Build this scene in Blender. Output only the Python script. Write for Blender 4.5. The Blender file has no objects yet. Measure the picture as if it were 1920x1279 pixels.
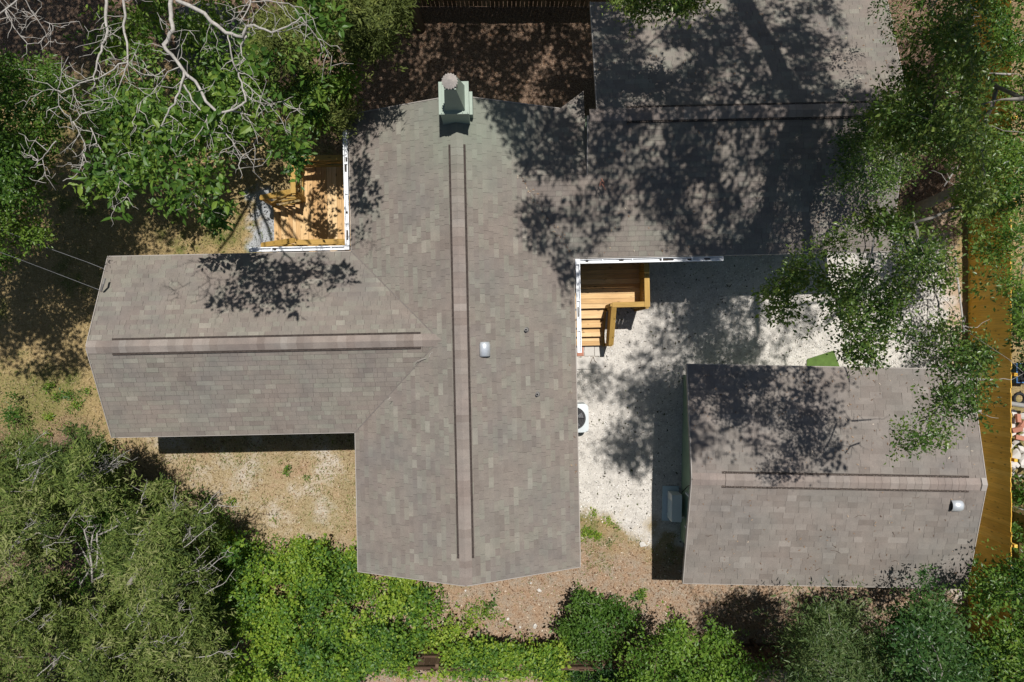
import bpy, math, random
import numpy as np
from mathutils import Matrix, Vector

random.seed(7)
RNG = np.random.default_rng(11)
scene = bpy.context.scene
COL = scene.collection

# ------------------------------------------------------------------ camera, sky, sun, exposure
CAM_Z = 21.3
cam_data = bpy.data.cameras.new('camera')
cam_data.sensor_width = 36.0
cam_data.lens = 24.0
cam_data.clip_start = 0.1
cam_data.clip_end = 2000.0
cam = bpy.data.objects.new('camera', cam_data)
cam.location = (0, 0, CAM_Z)
cam.rotation_euler = (0, 0, 0)
COL.objects.link(cam)
scene.camera = cam

SUN = Vector((0.092, 0.31, 1.0))            # towards the sun, per metre of height
SUN_STRENGTH = 4.6
SKY_STRENGTH = 0.05
elev = math.atan2(1.0, math.hypot(SUN.x, SUN.y))
azim = math.atan2(SUN.x, SUN.y)

world = bpy.data.worlds.new('World')
scene.world = world
world.use_nodes = True
wn = world.node_tree
for n in list(wn.nodes):
    wn.nodes.remove(n)
w_out = wn.nodes.new('ShaderNodeOutputWorld')
w_bg = wn.nodes.new('ShaderNodeBackground')
w_sky = wn.nodes.new('ShaderNodeTexSky')
w_sky.sky_type = 'NISHITA'
w_sky.sun_disc = False
w_sky.sun_elevation = elev
w_sky.sun_rotation = azim
w_sky.air_density = 1.0
w_sky.dust_density = 1.0
w_bg.inputs['Strength'].default_value = SKY_STRENGTH
wn.links.new(w_sky.outputs[0], w_bg.inputs['Color'])
wn.links.new(w_bg.outputs[0], w_out.inputs['Surface'])

sun_data = bpy.data.lights.new('sun', 'SUN')
sun_data.energy = SUN_STRENGTH
sun_data.angle = math.radians(0.53)
sun_data.color = (1.0, 0.967, 0.92)
sun = bpy.data.objects.new('sun', sun_data)
sun.rotation_euler = SUN.to_track_quat('Z', 'Y').to_euler()
sun.location = (5, 15, 40)
COL.objects.link(sun)

scene.view_settings.view_transform = 'Standard'
scene.view_settings.look = 'None'
scene.view_settings.exposure = 0.1
scene.view_settings.gamma = 1.0
scene.view_settings.use_curve_mapping = False
scene.render.engine = 'CYCLES'
try:
    scene.cycles.max_bounces = 6
    scene.cycles.diffuse_bounces = 4
    scene.cycles.glossy_bounces = 2
    scene.cycles.transmission_bounces = 3
    scene.cycles.transparent_max_bounces = 4
    scene.cycles.sample_clamp_indirect = 6.0
    scene.cycles.use_denoising = True
except Exception:
    pass

# ------------------------------------------------------------------ small maths
F = 1280.0                                   # focal length in pixels of the 1920 px photograph


def P(px, py, h=0.0):
    """photograph pixel -> world point at height h"""
    d = CAM_Z - h
    return Vector(((px - 960.0) * d / F, (640.0 - py) * d / F, h))


def proj(p):
    d = CAM_Z - p[2]
    return 960.0 + p[0] * F / d, 640.0 - p[1] * F / d


_TAB = np.random.default_rng(5).random((256, 256))


def vnoise(x, y, seed=0):
    x = np.asarray(x, float) + seed * 17.31
    y = np.asarray(y, float) + seed * 5.77
    xi = np.floor(x).astype(int)
    yi = np.floor(y).astype(int)
    fx = x - xi
    fy = y - yi
    fx = fx * fx * (3 - 2 * fx)
    fy = fy * fy * (3 - 2 * fy)
    a = _TAB[xi % 256, yi % 256]
    b = _TAB[(xi + 1) % 256, yi % 256]
    c = _TAB[xi % 256, (yi + 1) % 256]
    d = _TAB[(xi + 1) % 256, (yi + 1) % 256]
    return (a * (1 - fx) + b * fx) * (1 - fy) + (c * (1 - fx) + d * fx) * fy


def fbm(x, y, seed=0, oct=4):
    s = 0.0
    a = 0.5
    t = 0.0
    for k in range(oct):
        s = s + a * vnoise(np.asarray(x) * 2 ** k, np.asarray(y) * 2 ** k, seed + k)
        t += a
        a *= 0.5
    return s / t


def in_poly(x, y, poly):
    x = np.asarray(x, float)
    y = np.asarray(y, float)
    inside = np.zeros(x.shape, bool)
    n = len(poly)
    for i in range(n):
        x1, y1 = poly[i]
        x2, y2 = poly[(i + 1) % n]
        if y1 == y2:
            continue
        c = ((y1 > y) != (y2 > y)) & (x < (x2 - x1) * (y - y1) / (y2 - y1) + x1)
        inside ^= c
    return inside


def poly_dist(x, y, poly):
    best = np.full(np.shape(x), 1e9)
    n = len(poly)
    for i in range(n):
        x1, y1 = poly[i]
        x2, y2 = poly[(i + 1) % n]
        dx, dy = x2 - x1, y2 - y1
        L = dx * dx + dy * dy + 1e-9
        t = np.clip(((x - x1) * dx + (y - y1) * dy) / L, 0, 1)
        best = np.minimum(best, np.hypot(x - x1 - t * dx, y - y1 - t * dy))
    return best


def sample_poly(poly, n, rng):
    xs = [p[0] for p in poly]
    ys = [p[1] for p in poly]
    ox = np.empty(0)
    oy = np.empty(0)
    while len(ox) < n:
        x = rng.uniform(min(xs), max(xs), n * 2 + 20)
        y = rng.uniform(min(ys), max(ys), n * 2 + 20)
        k = in_poly(x, y, poly)
        ox = np.concatenate([ox, x[k]])
        oy = np.concatenate([oy, y[k]])
    return ox[:n], oy[:n]


# ------------------------------------------------------------------ object helpers
def tag(o, label=None, cat=None, group=None, kind=None):
    if label:
        o['label'] = label
    if cat:
        o['category'] = cat
    if group:
        o['group'] = group
    if kind:
        o['kind'] = kind
    return o


def thing(name, label, cat, loc=(0, 0, 0), rotz=0.0, group=None):
    o = bpy.data.objects.new(name, None)
    o.empty_display_size = 0.3
    COL.objects.link(o)
    o.location = loc
    o.rotation_euler = (0, 0, rotz)
    return tag(o, label, cat, group)


def link(name, me, parent=None, m=None):
    o = bpy.data.objects.new(name, me)
    COL.objects.link(o)
    if parent is not None:
        o.parent = parent
    if m is not None:
        o.matrix_local = m
    return o


class MB:
    """collects shapes and links them as ONE mesh object"""

    def __init__(self):
        self.v = []
        self.f = []

    def add(self, verts, faces):
        b = len(self.v)
        self.v.extend([tuple(p) for p in verts])
        self.f.extend([tuple(i + b for i in f) for f in faces])

    def box(self, p0, p1, M=None):
        x0, y0, z0 = p0
        x1, y1, z1 = p1
        vs = [Vector(p) for p in ((x0, y0, z0), (x1, y0, z0), (x1, y1, z0), (x0, y1, z0), (x0, y0, z1), (x1, y0, z1), (x1, y1, z1), (x0, y1, z1))]
        if M is not None:
            vs = [M @ p for p in vs]
        self.add(vs, [(0, 3, 2, 1), (4, 5, 6, 7), (0, 1, 5, 4), (1, 2, 6, 5), (2, 3, 7, 6), (3, 0, 4, 7)])

    def bar(self, a, b, w, t, up=(0, 0, 1)):
        """square bar from a to b, w across, t along up"""
        a = Vector(a)
        b = Vector(b)
        d = b - a
        L = d.length
        d.normalize()
        s = d.cross(Vector(up))
        if s.length < 1e-4:
            s = d.cross(Vector((0, 1, 0)))
        s.normalize()
        u = s.cross(d).normalized()
        M = Matrix((s.to_4d(), d.to_4d(), u.to_4d(), (0, 0, 0, 1))).transposed()
        M = Matrix(((s.x, d.x, u.x, a.x), (s.y, d.y, u.y, a.y), (s.z, d.z, u.z, a.z), (0, 0, 0, 1)))
        self.box((-w / 2, 0, -t / 2), (w / 2, L, t / 2), M)

    def tube(self, pts, rad, sides=6, cap=True):
        pts = [Vector(p) for p in pts]
        n = len(pts)
        if not hasattr(rad, '__len__'):
            rad = [rad] * n
        b = len(self.v)
        prev = None
        for i in range(n):
            d = (pts[min(i + 1, n - 1)] - pts[max(i - 1, 0)])
            if d.length < 1e-6:
                d = Vector((0, 0, 1))
            d.normalize()
            if prev is None:
                ref = Vector((0, 0, 1)) if abs(d.z) < 0.9 else Vector((1, 0, 0))
                s = d.cross(ref).normalized()
            else:
                s = (prev - d * prev.dot(d))
                s = s.normalized() if s.length > 1e-5 else d.cross(Vector((1, 0, 0))).normalized()
            prev = s
            u = s.cross(d)
            for k in range(sides):
                a = 2 * math.pi * k / sides
                self.v.append(tuple(pts[i] + (s * math.cos(a) + u * math.sin(a)) * rad[i]))
        for i in range(n - 1):
            for k in range(sides):
                k2 = (k + 1) % sides
                self.f.append((b + i * sides + k, b + i * sides + k2, b + (i + 1) * sides + k2, b + (i + 1) * sides + k))
        if cap:
            self.f.append(tuple(b + k for k in range(sides - 1, -1, -1)))
            self.f.append(tuple(b + (n - 1) * sides + k for k in range(sides)))

    def prism(self, poly, z0, z1):
        n = len(poly)
        vs = [(x, y, z0) for x, y in poly] + [(x, y, z1) for x, y in poly]
        fs = [tuple(range(n - 1, -1, -1)), tuple(range(n, 2 * n))]
        for i in range(n):
            j = (i + 1) % n
            fs.append((i, j, n + j, n + i))
        self.add(vs, fs)

    def mesh(self, name, mat):
        me = bpy.data.meshes.new(name)
        me.from_pydata(self.v, [], self.f)
        if mat is not None:
            me.materials.append(mat)
        me.update()
        return me

    def build(self, name, mat, parent=None, smooth=False):
        me = self.mesh(name, mat)
        if smooth:
            me.polygons.foreach_set('use_smooth', [True] * len(me.polygons))
        return link(name, me, parent)


def np_mesh(name, verts, tris, mat, tone=None, quad=False):
    """fast mesh from arrays; tone = float per face"""
    k = tris.shape[1]
    me = bpy.data.meshes.new(name)
    me.vertices.add(len(verts))
    me.vertices.foreach_set('co', np.ascontiguousarray(verts, np.float32).ravel())
    me.loops.add(tris.size)
    me.loops.foreach_set('vertex_index', np.ascontiguousarray(tris, np.int32).ravel())
    me.polygons.add(len(tris))
    me.polygons.foreach_set('loop_start', np.arange(0, tris.size, k, dtype=np.int32))
    if tone is not None:
        at = me.attributes.new('tone', 'FLOAT', 'FACE')
        at.data.foreach_set('value', np.ascontiguousarray(tone, np.float32))
    if mat is not None:
        me.materials.append(mat)
    me.update(calc_edges=True)
    return me


# ------------------------------------------------------------------ materials
def new_mat(name):
    m = bpy.data.materials.new(name)
    m.use_nodes = True
    nt = m.node_tree
    for n in list(nt.nodes):
        nt.nodes.remove(n)
    out = nt.nodes.new('ShaderNodeOutputMaterial')
    b = nt.nodes.new('ShaderNodeBsdfPrincipled')
    nt.links.new(b.outputs[0], out.inputs['Surface'])
    return m, nt, b, out


def nd(nt, t, **kw):
    n = nt.nodes.new(t)
    for k, v in kw.items():
        setattr(n, k, v)
    return n


def ramp(nt, stops, fac=None, interp='LINEAR'):
    r = nt.nodes.new('ShaderNodeValToRGB')
    r.color_ramp.interpolation = interp
    e = r.color_ramp.elements
    while len(e) < len(stops):
        e.new(0.5)
    for i, (p, c) in enumerate(stops):
        e[i].position = p
        e[i].color = (c[0], c[1], c[2], 1)
    if fac is not None:
        nt.links.new(fac, r.inputs[0])
    return r


def noise(nt, scale, detail=4, rough=0.6, vec=None, dist=0.0):
    n = nt.nodes.new('ShaderNodeTexNoise')
    n.inputs['Scale'].default_value = scale
    n.inputs['Detail'].default_value = detail
    n.inputs['Roughness'].default_value = rough
    n.inputs['Distortion'].default_value = dist
    if vec is not None:
        nt.links.new(vec, n.inputs['Vector'])
    return n


def mix(nt, a, b, fac, mode='MIX'):
    m = nt.nodes.new('ShaderNodeMix')
    m.data_type = 'RGBA'
    m.blend_type = mode
    for sock, v in ((m.inputs[0], fac), (m.inputs[6], a), (m.inputs[7], b)):
        if hasattr(v, 'is_linked') or hasattr(v, 'links'):
            nt.links.new(v, sock)
        elif hasattr(v, '__len__'):
            sock.default_value = (v[0], v[1], v[2], 1)
        else:
            sock.default_value = v
    return m.outputs[2]


def math_node(nt, op, a, b=None, clamp=False):
    m = nt.nodes.new('ShaderNodeMath')
    m.operation = op
    m.use_clamp = clamp
    for i, v in enumerate((a, b)):
        if v is None:
            continue
        if hasattr(v, 'links'):
            nt.links.new(v, m.inputs[i])
        else:
            m.inputs[i].default_value = v
    return m.outputs[0]


def plain(name, c, rough=0.7, metal=0.0, var=0.25, scale=6.0, spec=0.3, fine=60.0):
    m, nt, b, out = new_mat(name)
    geo = nd(nt, 'ShaderNodeNewGeometry')
    n1 = noise(nt, scale, 5, 0.65, geo.outputs['Position'])
    n2 = noise(nt, fine, 3, 0.6, geo.outputs['Position'])
    f = math_node(nt, 'ADD', math_node(nt, 'MULTIPLY', n1.outputs[0], 0.65), math_node(nt, 'MULTIPLY', n2.outputs[0], 0.35))
    r = ramp(nt, [(0.25, [x * (1 - var) for x in c]), (0.75, [min(1, x * (1 + var)) for x in c])], f)
    nt.links.new(r.outputs[0], b.inputs['Base Color'])
    b.inputs['Roughness'].default_value = rough
    b.inputs['Metallic'].default_value = metal
    b.inputs['Specular IOR Level'].default_value = spec
    bump = nd(nt, 'ShaderNodeBump')
    bump.inputs['Strength'].default_value = 0.2
    bump.inputs['Distance'].default_value = 0.01
    nt.links.new(f, bump.inputs['Height'])
    nt.links.new(bump.outputs[0], b.inputs['Normal'])
    return m


def toned(nt):
    """tone of a piece: face attribute on joined meshes plus a property on single ones"""
    a = nd(nt, 'ShaderNodeAttribute', attribute_type='GEOMETRY', attribute_name='tone')
    o = nd(nt, 'ShaderNodeAttribute', attribute_type='OBJECT', attribute_name='tone')
    return math_node(nt, 'ADD', a.outputs['Fac'], o.outputs['Fac'])


def shingle_mat(name, cols, stain=(0.13, 0.125, 0.125)):
    m, nt, b, out = new_mat(name)
    t = toned(nt)
    r = ramp(nt, cols, t)
    geo = nd(nt, 'ShaderNodeNewGeometry')
    pos = geo.outputs['Position']
    g = noise(nt, 90, 3, 0.7, pos)
    gr = ramp(nt, [(0.3, (0.72, 0.72, 0.72)), (0.7, (1.22, 1.22, 1.22))], g.outputs[0])
    c = mix(nt, r.outputs[0], gr.outputs[0], 1.0, 'MULTIPLY')
    big = noise(nt, 0.55, 5, 0.6, pos)
    br = ramp(nt, [(0.48, (0, 0, 0)), (0.72, (1, 1, 1))], big.outputs[0])
    c = mix(nt, c, stain, math_node(nt, 'MULTIPLY', br.outputs[0], 0.5))
    mid = noise(nt, 2.3, 5, 0.7, pos)
    mr = ramp(nt, [(0.3, (0.86, 0.86, 0.86)), (0.7, (1.14, 1.13, 1.12))], mid.outputs[0])
    c = mix(nt, c, mr.outputs[0], 1.0, 'MULTIPLY')
    hue = noise(nt, 0.9, 3, 0.5, pos)
    hr = ramp(nt, [(0.35, (1.03, 0.99, 0.965)), (0.65, (0.975, 1.005, 0.985))], hue.outputs[0])
    c = mix(nt, c, hr.outputs[0], 0.8, 'MULTIPLY')
    vd = nd(nt, 'ShaderNodeVectorMath', operation='DISTANCE')
    nt.links.new(pos, vd.inputs[0])
    vd.inputs[1].default_value = (-1.1, 5.7, 4.2)
    al = math_node(nt, 'ADD', vd.outputs['Value'], math_node(nt, 'MULTIPLY', big.outputs[0], 1.6))
    ar = ramp(nt, [(0.12, (1, 1, 1)), (0.42, (0, 0, 0))], math_node(nt, 'DIVIDE', al, 8.0))
    c = mix(nt, c, (0.205, 0.245, 0.19), math_node(nt, 'MULTIPLY', ar.outputs[0], 0.6))
    nt.links.new(c, b.inputs['Base Color'])
    b.inputs['Roughness'].default_value = 0.88
    b.inputs['Specular IOR Level'].default_value = 0.25
    bump = nd(nt, 'ShaderNodeBump')
    bump.inputs['Strength'].default_value = 0.5
    bump.inputs['Distance'].default_value = 0.004
    nt.links.new(g.outputs[0], bump.inputs['Height'])
    nt.links.new(bump.outputs[0], b.inputs['Normal'])
    return m


def wood_mat(name, cols, rough=0.65, grain_axis='X', knots=True, spec=0.25):
    m, nt, b, out = new_mat(name)
    t = toned(nt)
    r = ramp(nt, cols, t)
    tc = nd(nt, 'ShaderNodeTexCoord')
    oi = nd(nt, 'ShaderNodeObjectInfo')
    geo = nd(nt, 'ShaderNodeNewGeometry')
    mp = nd(nt, 'ShaderNodeMapping')
    sc = {'X': (2, 45, 45), 'Y': (45, 2, 45), 'Z': (45, 45, 2)}[grain_axis]
    mp.inputs['Scale'].default_value = sc
    nt.links.new(geo.outputs['Position'], mp.inputs['Vector'])
    n1 = noise(nt, 1.0, 4, 0.6, mp.outputs[0], 0.6)
    g = ramp(nt, [(0.3, (0.72, 0.68, 0.62)), (0.7, (1.15, 1.15, 1.15))], n1.outputs[0])
    c = mix(nt, r.outputs[0], g.outputs[0], 0.8, 'MULTIPLY')
    if knots:
        mp2 = nd(nt, 'ShaderNodeMapping')
        mp2.inputs['Scale'].default_value = {'X': (3.0, 7, 7), 'Y': (7, 3.0, 7), 'Z': (7, 7, 3.0)}[grain_axis]
        nt.links.new(geo.outputs['Position'], mp2.inputs['Vector'])
        v = nd(nt, 'ShaderNodeTexVoronoi')
        v.inputs['Scale'].default_value = 1.0
        nt.links.new(mp2.outputs[0], v.inputs['Vector'])
        kr = ramp(nt, [(0.07, (1, 1, 1)), (0.2, (0, 0, 0))], v.outputs['Distance'])
        c = mix(nt, c, [x * 0.3 for x in cols[0][1]], math_node(nt, 'MULTIPLY', kr.outputs[0], 0.8))
    w = noise(nt, 1.4, 4, 0.6, geo.outputs['Position'])
    wr = ramp(nt, [(0.35, (0.82, 0.81, 0.79)), (0.65, (1.1, 1.1, 1.08))], w.outputs[0])
    c = mix(nt, c, wr.outputs[0], 0.6, 'MULTIPLY')
    nt.links.new(c, b.inputs['Base Color'])
    b.inputs['Roughness'].default_value = rough
    b.inputs['Specular IOR Level'].default_value = spec
    bump = nd(nt, 'ShaderNodeBump')
    bump.inputs['Strength'].default_value = 0.3
    bump.inputs['Distance'].default_value = 0.004
    nt.links.new(n1.outputs[0], bump.inputs['Height'])
    nt.links.new(bump.outputs[0], b.inputs['Normal'])
    return m


def leaf_mat(name, cols, rough=0.42, trans=0.35, spec=0.35):
    m, nt, b, out = new_mat(name)
    t = toned(nt)
    r = ramp(nt, cols, t)
    nt.links.new(r.outputs[0], b.inputs['Base Color'])
    b.inputs['Roughness'].default_value = rough
    b.inputs['Specular IOR Level'].default_value = spec
    tr = nd(nt, 'ShaderNodeBsdfTranslucent')
    tc = mix(nt, r.outputs[0], (1.1, 1.25, 0.45), 1.0, 'MULTIPLY')
    nt.links.new(tc, tr.inputs['Color'])
    mx = nd(nt, 'ShaderNodeMixShader')
    mx.inputs[0].default_value = trans
    nt.links.new(b.outputs[0], mx.inputs[1])
    nt.links.new(tr.outputs[0], mx.inputs[2])
    nt.links.new(mx.outputs[0], out.inputs['Surface'])
    return m


SH_HOUSE = [(0.0, (0.176, 0.151, 0.132)), (0.3, (0.203, 0.176, 0.155)), (0.55, (0.213, 0.187, 0.162)),
            (0.75, (0.213, 0.199, 0.168)), (1.0, (0.262, 0.242, 0.207))]
SH_SHED = [(0.0, (0.174, 0.151, 0.134)), (0.4, (0.200, 0.176, 0.157)), (0.8, (0.219, 0.195, 0.175)), (1.0, (0.25, 0.225, 0.203))]
SH_CAP = [(0.0, (0.205, 0.168, 0.148)), (0.5, (0.252, 0.213, 0.19)), (1.0, (0.31, 0.272, 0.246))]
M = {}
M['shingle'] = shingle_mat('shingle_brown_blend', SH_HOUSE)
M['shingle_shed'] = shingle_mat('shingle_taupe', SH_SHED)
M['cap'] = shingle_mat('ridge_shingle_tan', SH_CAP)
M['underlay'] = plain('roof_felt', (0.05, 0.047, 0.045), 0.95)
M['vent_strip'] = plain('vent_strip_brown', (0.05, 0.039, 0.033), 0.9, var=0.8, fine=38, scale=20)
M['vent_dot'] = plain('vent_mesh_tan', (0.2, 0.16, 0.13), 0.9)
M['green_wall'] = plain('pale_green_paint', (0.33, 0.44, 0.31), 0.6, var=0.1)
M['chimney_green'] = plain('chimney_green_paint', (0.275, 0.335, 0.275), 0.5, var=0.12)
M['white_paint'] = plain('white_paint', (0.78, 0.79, 0.80), 0.45, var=0.08, scale=3)
M['trim'] = plain('rake_trim', (0.33, 0.30, 0.27), 0.6, var=0.1)
M['galv'] = plain('galvanised_steel', (0.66, 0.69, 0.72), 0.38, metal=0.45, var=0.15, scale=10)
M['valley'] = plain('valley_felt', (0.16, 0.14, 0.125), 0.9)
M['dark'] = plain('dark_void', (0.012, 0.012, 0.013), 0.8)
M['lead'] = plain('lead_pipe', (0.2, 0.19, 0.18), 0.6, metal=0.3)
M['debris'] = plain('leaf_debris', (0.035, 0.028, 0.02), 0.95, var=0.6, scale=40)
PINE = [(0.0, (0.50, 0.30, 0.13)), (0.5, (0.64, 0.42, 0.20)), (1.0, (0.74, 0.52, 0.28))]
M['deck_y'] = wood_mat('pine_boards_lengthwise', PINE, grain_axis='Y')
M['deck_x'] = wood_mat('pine_boards_crosswise', PINE, grain_axis='X')
RAILC = [(0.0, (0.44, 0.275, 0.075)), (0.5, (0.56, 0.37, 0.12)), (1.0, (0.64, 0.45, 0.18))]
M['rail'] = wood_mat('treated_pine_rail', RAILC, grain_axis='X')
M['rail_y'] = wood_mat('treated_pine_rail_lengthwise', RAILC, grain_axis='Y')
CEDAR = [(0.0, (0.74, 0.42, 0.05)), (0.5, (0.86, 0.51, 0.075)), (1.0, (0.90, 0.58, 0.12))]
M['cedar'] = wood_mat('stained_cedar', CEDAR, grain_axis='Z')
OLDW = [(0.0, (0.10, 0.062, 0.042)), (0.5, (0.155, 0.098, 0.066)), (1.0, (0.23, 0.155, 0.11))]
M['old_wood'] = wood_mat('weathered_fence_wood', OLDW, grain_axis='Z', rough=0.85)
M['bark_white'] = plain('pale_bark', (0.37, 0.345, 0.31), 0.85, var=0.55, scale=9, fine=45)
M['bark_grey'] = plain('grey_bark', (0.22, 0.2, 0.175), 0.9, var=0.4, scale=9)
M['bark_brown'] = plain('brown_bark', (0.13, 0.085, 0.06), 0.9, var=0.4, scale=9)
M['concrete'] = plain('concrete', (0.52, 0.49, 0.45), 0.9, var=0.12)
M['brick'] = plain('red_brick', (0.42, 0.19, 0.13), 0.9, var=0.25)
M['rubble'] = plain('broken_concrete', (0.56, 0.53, 0.49), 0.9, var=0.2)
M['ac_white'] = plain('ac_enamel', (0.58, 0.62, 0.63), 0.45, var=0.06)
M['ac_grey'] = plain('ac_grey', (0.46, 0.57, 0.62), 0.5, var=0.06)
M['ac_dark'] = plain('ac_dark', (0.03, 0.03, 0.032), 0.5)
M['ac_blade'] = plain('fan_blade', (0.10, 0.10, 0.105), 0.5)
M['turf'] = plain('artificial_turf', (0.085, 0.14, 0.032), 0.9, var=0.35, fine=120)
M['olive'] = plain('olive_siding', (0.16, 0.17, 0.075), 0.7, var=0.1)
M['blue'] = plain('blue_plastic', (0.06, 0.16, 0.36), 0.5)
M['grey_pipe'] = plain('grey_steel', (0.34, 0.33, 0.31), 0.6, metal=0.2)
M['rubber'] = plain('black_rubber', (0.02, 0.02, 0.022), 0.7)
M['cable'] = plain('cable_grey', (0.22, 0.22, 0.23), 0.6)

LEAF = {
    'bare': leaf_mat('leaf_large_green', [(0, (0.028, 0.078, 0.013)), (0.5, (0.08, 0.165, 0.024)), (1, (0.2, 0.29, 0.045))]),
    'glossy': leaf_mat('leaf_glossy_green', [(0, (0.025, 0.07, 0.012)), (0.5, (0.07, 0.145, 0.02)), (1, (0.17, 0.26, 0.04))], 0.35),
    'cedar': leaf_mat('leaf_cedar_olive', [(0, (0.05, 0.065, 0.016)), (0.5, (0.11, 0.14, 0.032)), (1, (0.21, 0.23, 0.06))], 0.6, 0.25, 0.2),
    'juniper': leaf_mat('leaf_juniper_greygreen', [(0, (0.035, 0.06, 0.016)), (0.4, (0.088, 0.132, 0.03)), (0.75, (0.165, 0.215, 0.046)), (1, (0.26, 0.275, 0.11))], 0.65, 0.25, 0.2),
    'vine': leaf_mat('leaf_vine_bright', [(0, (0.035, 0.10, 0.024)), (0.35, (0.095, 0.195, 0.038)), (0.65, (0.165, 0.28, 0.028)), (1, (0.33, 0.42, 0.055))], 0.45, 0.4),
    'shrub': leaf_mat('leaf_shrub_green', [(0, (0.03, 0.08, 0.012)), (0.5, (0.065, 0.145, 0.02)), (1, (0.12, 0.21, 0.035))], 0.42),
    'lime': leaf_mat('leaf_lime_green', [(0, (0.035, 0.09, 0.014)), (0.5, (0.09, 0.185, 0.024)), (1, (0.2, 0.31, 0.045))], 0.4, 0.4),
    'laurel': leaf_mat('leaf_laurel_green', [(0, (0.025, 0.07, 0.012)), (0.5, (0.07, 0.15, 0.022)), (1, (0.17, 0.26, 0.04))], 0.36),
    'willow': leaf_mat('leaf_narrow_green', [(0, (0.035, 0.07, 0.02)), (0.5, (0.07, 0.12, 0.032)), (1, (0.15, 0.19, 0.07))], 0.4),
    'dark': leaf_mat('leaf_dark_green', [(0, (0.018, 0.055, 0.014)), (0.5, (0.04, 0.1, 0.022)), (1, (0.09, 0.16, 0.04))], 0.38),
    'oak': leaf_mat('leaf_oak_green', [(0, (0.035, 0.08, 0.016)), (0.5, (0.085, 0.155, 0.028)), (1, (0.2, 0.26, 0.055))], 0.34, 0.34, 0.5),
}

# ------------------------------------------------------------------ ground
gx = np.concatenate([[-320, -120, -50, -26], np.arange(-20, 20.01, 0.09), [26, 50, 120, 320]])
gy = np.concatenate([[-320, -120, -50, -22], np.arange(-15, 15.01, 0.09), [22, 50, 120, 320]])
GX, GY = np.meshgrid(gx, gy, indexing='ij')
PX = 960 + GX * F / CAM_Z
PY = 640 - GY * F / CAM_Z
jx = PX + 30 * (fbm(GX * 1.3, GY * 1.3, 3) - 0.5) * 2 + 16 * (fbm(GX * 6, GY * 6, 9) - 0.5) * 2
jy = PY + 30 * (fbm(GX * 1.3, GY * 1.3, 4) - 0.5) * 2 + 16 * (fbm(GX * 6, GY * 6, 12) - 0.5) * 2


def zone(poly, soft=26.0):
    ins = in_poly(jx, jy, poly)
    d = poly_dist(jx, jy, poly)
    return np.clip(0.5 + np.where(ins, d, -d) / soft, 0, 1)


Z_SAND = [(980, 400), (1772, 440), (1775, 690), (1812, 700), (1812, 1120), (1760, 1090), (1740, 760), (1500, 760), (1300, 800), (1300, 1000), (1240, 1022), (1190, 1015), (1140, 975), (1080, 955), (980, 960)]
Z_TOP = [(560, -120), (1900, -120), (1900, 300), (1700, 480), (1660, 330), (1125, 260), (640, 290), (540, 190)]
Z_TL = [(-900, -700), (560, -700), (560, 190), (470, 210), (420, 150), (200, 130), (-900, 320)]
Z_HOLLOW_SHADE = [(-300, 830), (150, 800), (260, 870), (330, 960), (420, 1150), (400, 1500), (-300, 1500)]  # dark ground colour painted in for the shade of the hollow under the junipers
Z_BOT = [(640, 1030), (850, 1085), (1080, 1010), (1230, 1035), (1800, 1080), (1900, 1700), (500, 1700), (660, 1200)]
Z_LOW = [(230, 770), (690, 770), (690, 1090), (420, 1070), (330, 950)]
Z_PEB = [(474, 372), (490, 352), (516, 362), (520, 480), (464, 482)]
Z_RS = [(1690, 400), (1800, 400), (1800, 690), (1760, 690), (1758, 480)]
sand = zone(Z_SAND, 22)
sand = sand * (1 - 0.9 * np.clip((fbm(GX * 2.0, GY * 2.0, 81) - 1.05 + np.clip((PY - 860) / 150, 0, 1.2) * 0.62) * 4.5, 0, 1) * (PX < 1300))
top = zone(Z_TOP, 60)
tl = np.maximum(zone(Z_TL, 60), zone(Z_HOLLOW_SHADE, 60))
bot = zone(Z_BOT, 70)
low = zone(Z_LOW, 60)
peb = zone(Z_PEB, 12)
rs = zone(Z_RS, 16)
green = np.clip((fbm(GX * 0.9, GY * 0.9, 21) - 0.47) * 5, 0, 1) * np.clip((fbm(GX * 4, GY * 4, 23) - 0.35) * 3.5, 0, 1)
green = np.maximum(green, zone([(0, 700), (130, 690), (150, 780), (60, 830), (0, 840)], 60) * 0.7)
green = np.maximum(green * (1 - 0.75 * low), zone([(1085, 955), (1120, 950), (1125, 1000), (1110, 1060), (1085, 1050)], 20) * np.clip((fbm(GX * 6, GY * 6, 31) - 0.3) * 3, 0, 1))
green = green * (1 - top) * (1 - tl) * (1 - 0.8 * bot * (PY > 1075)) * (1 - 0.96 * sand)
GZ = (fbm(GX * 0.5, GY * 0.5, 41) - 0.5) * 0.04 + (fbm(GX * 5, GY * 5, 43) - 0.5) * 0.035 * (1 - 0.6 * sand)
GZ = np.where((np.abs(GX) > 21) | (np.abs(GY) > 16), 0, GZ)
ni, nj = GX.shape
idx = np.arange(ni * nj).reshape(ni, nj)
quads = np.stack([idx[:-1, :-1], idx[1:, :-1], idx[1:, 1:], idx[:-1, 1:]], -1).reshape(-1, 4)


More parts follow.
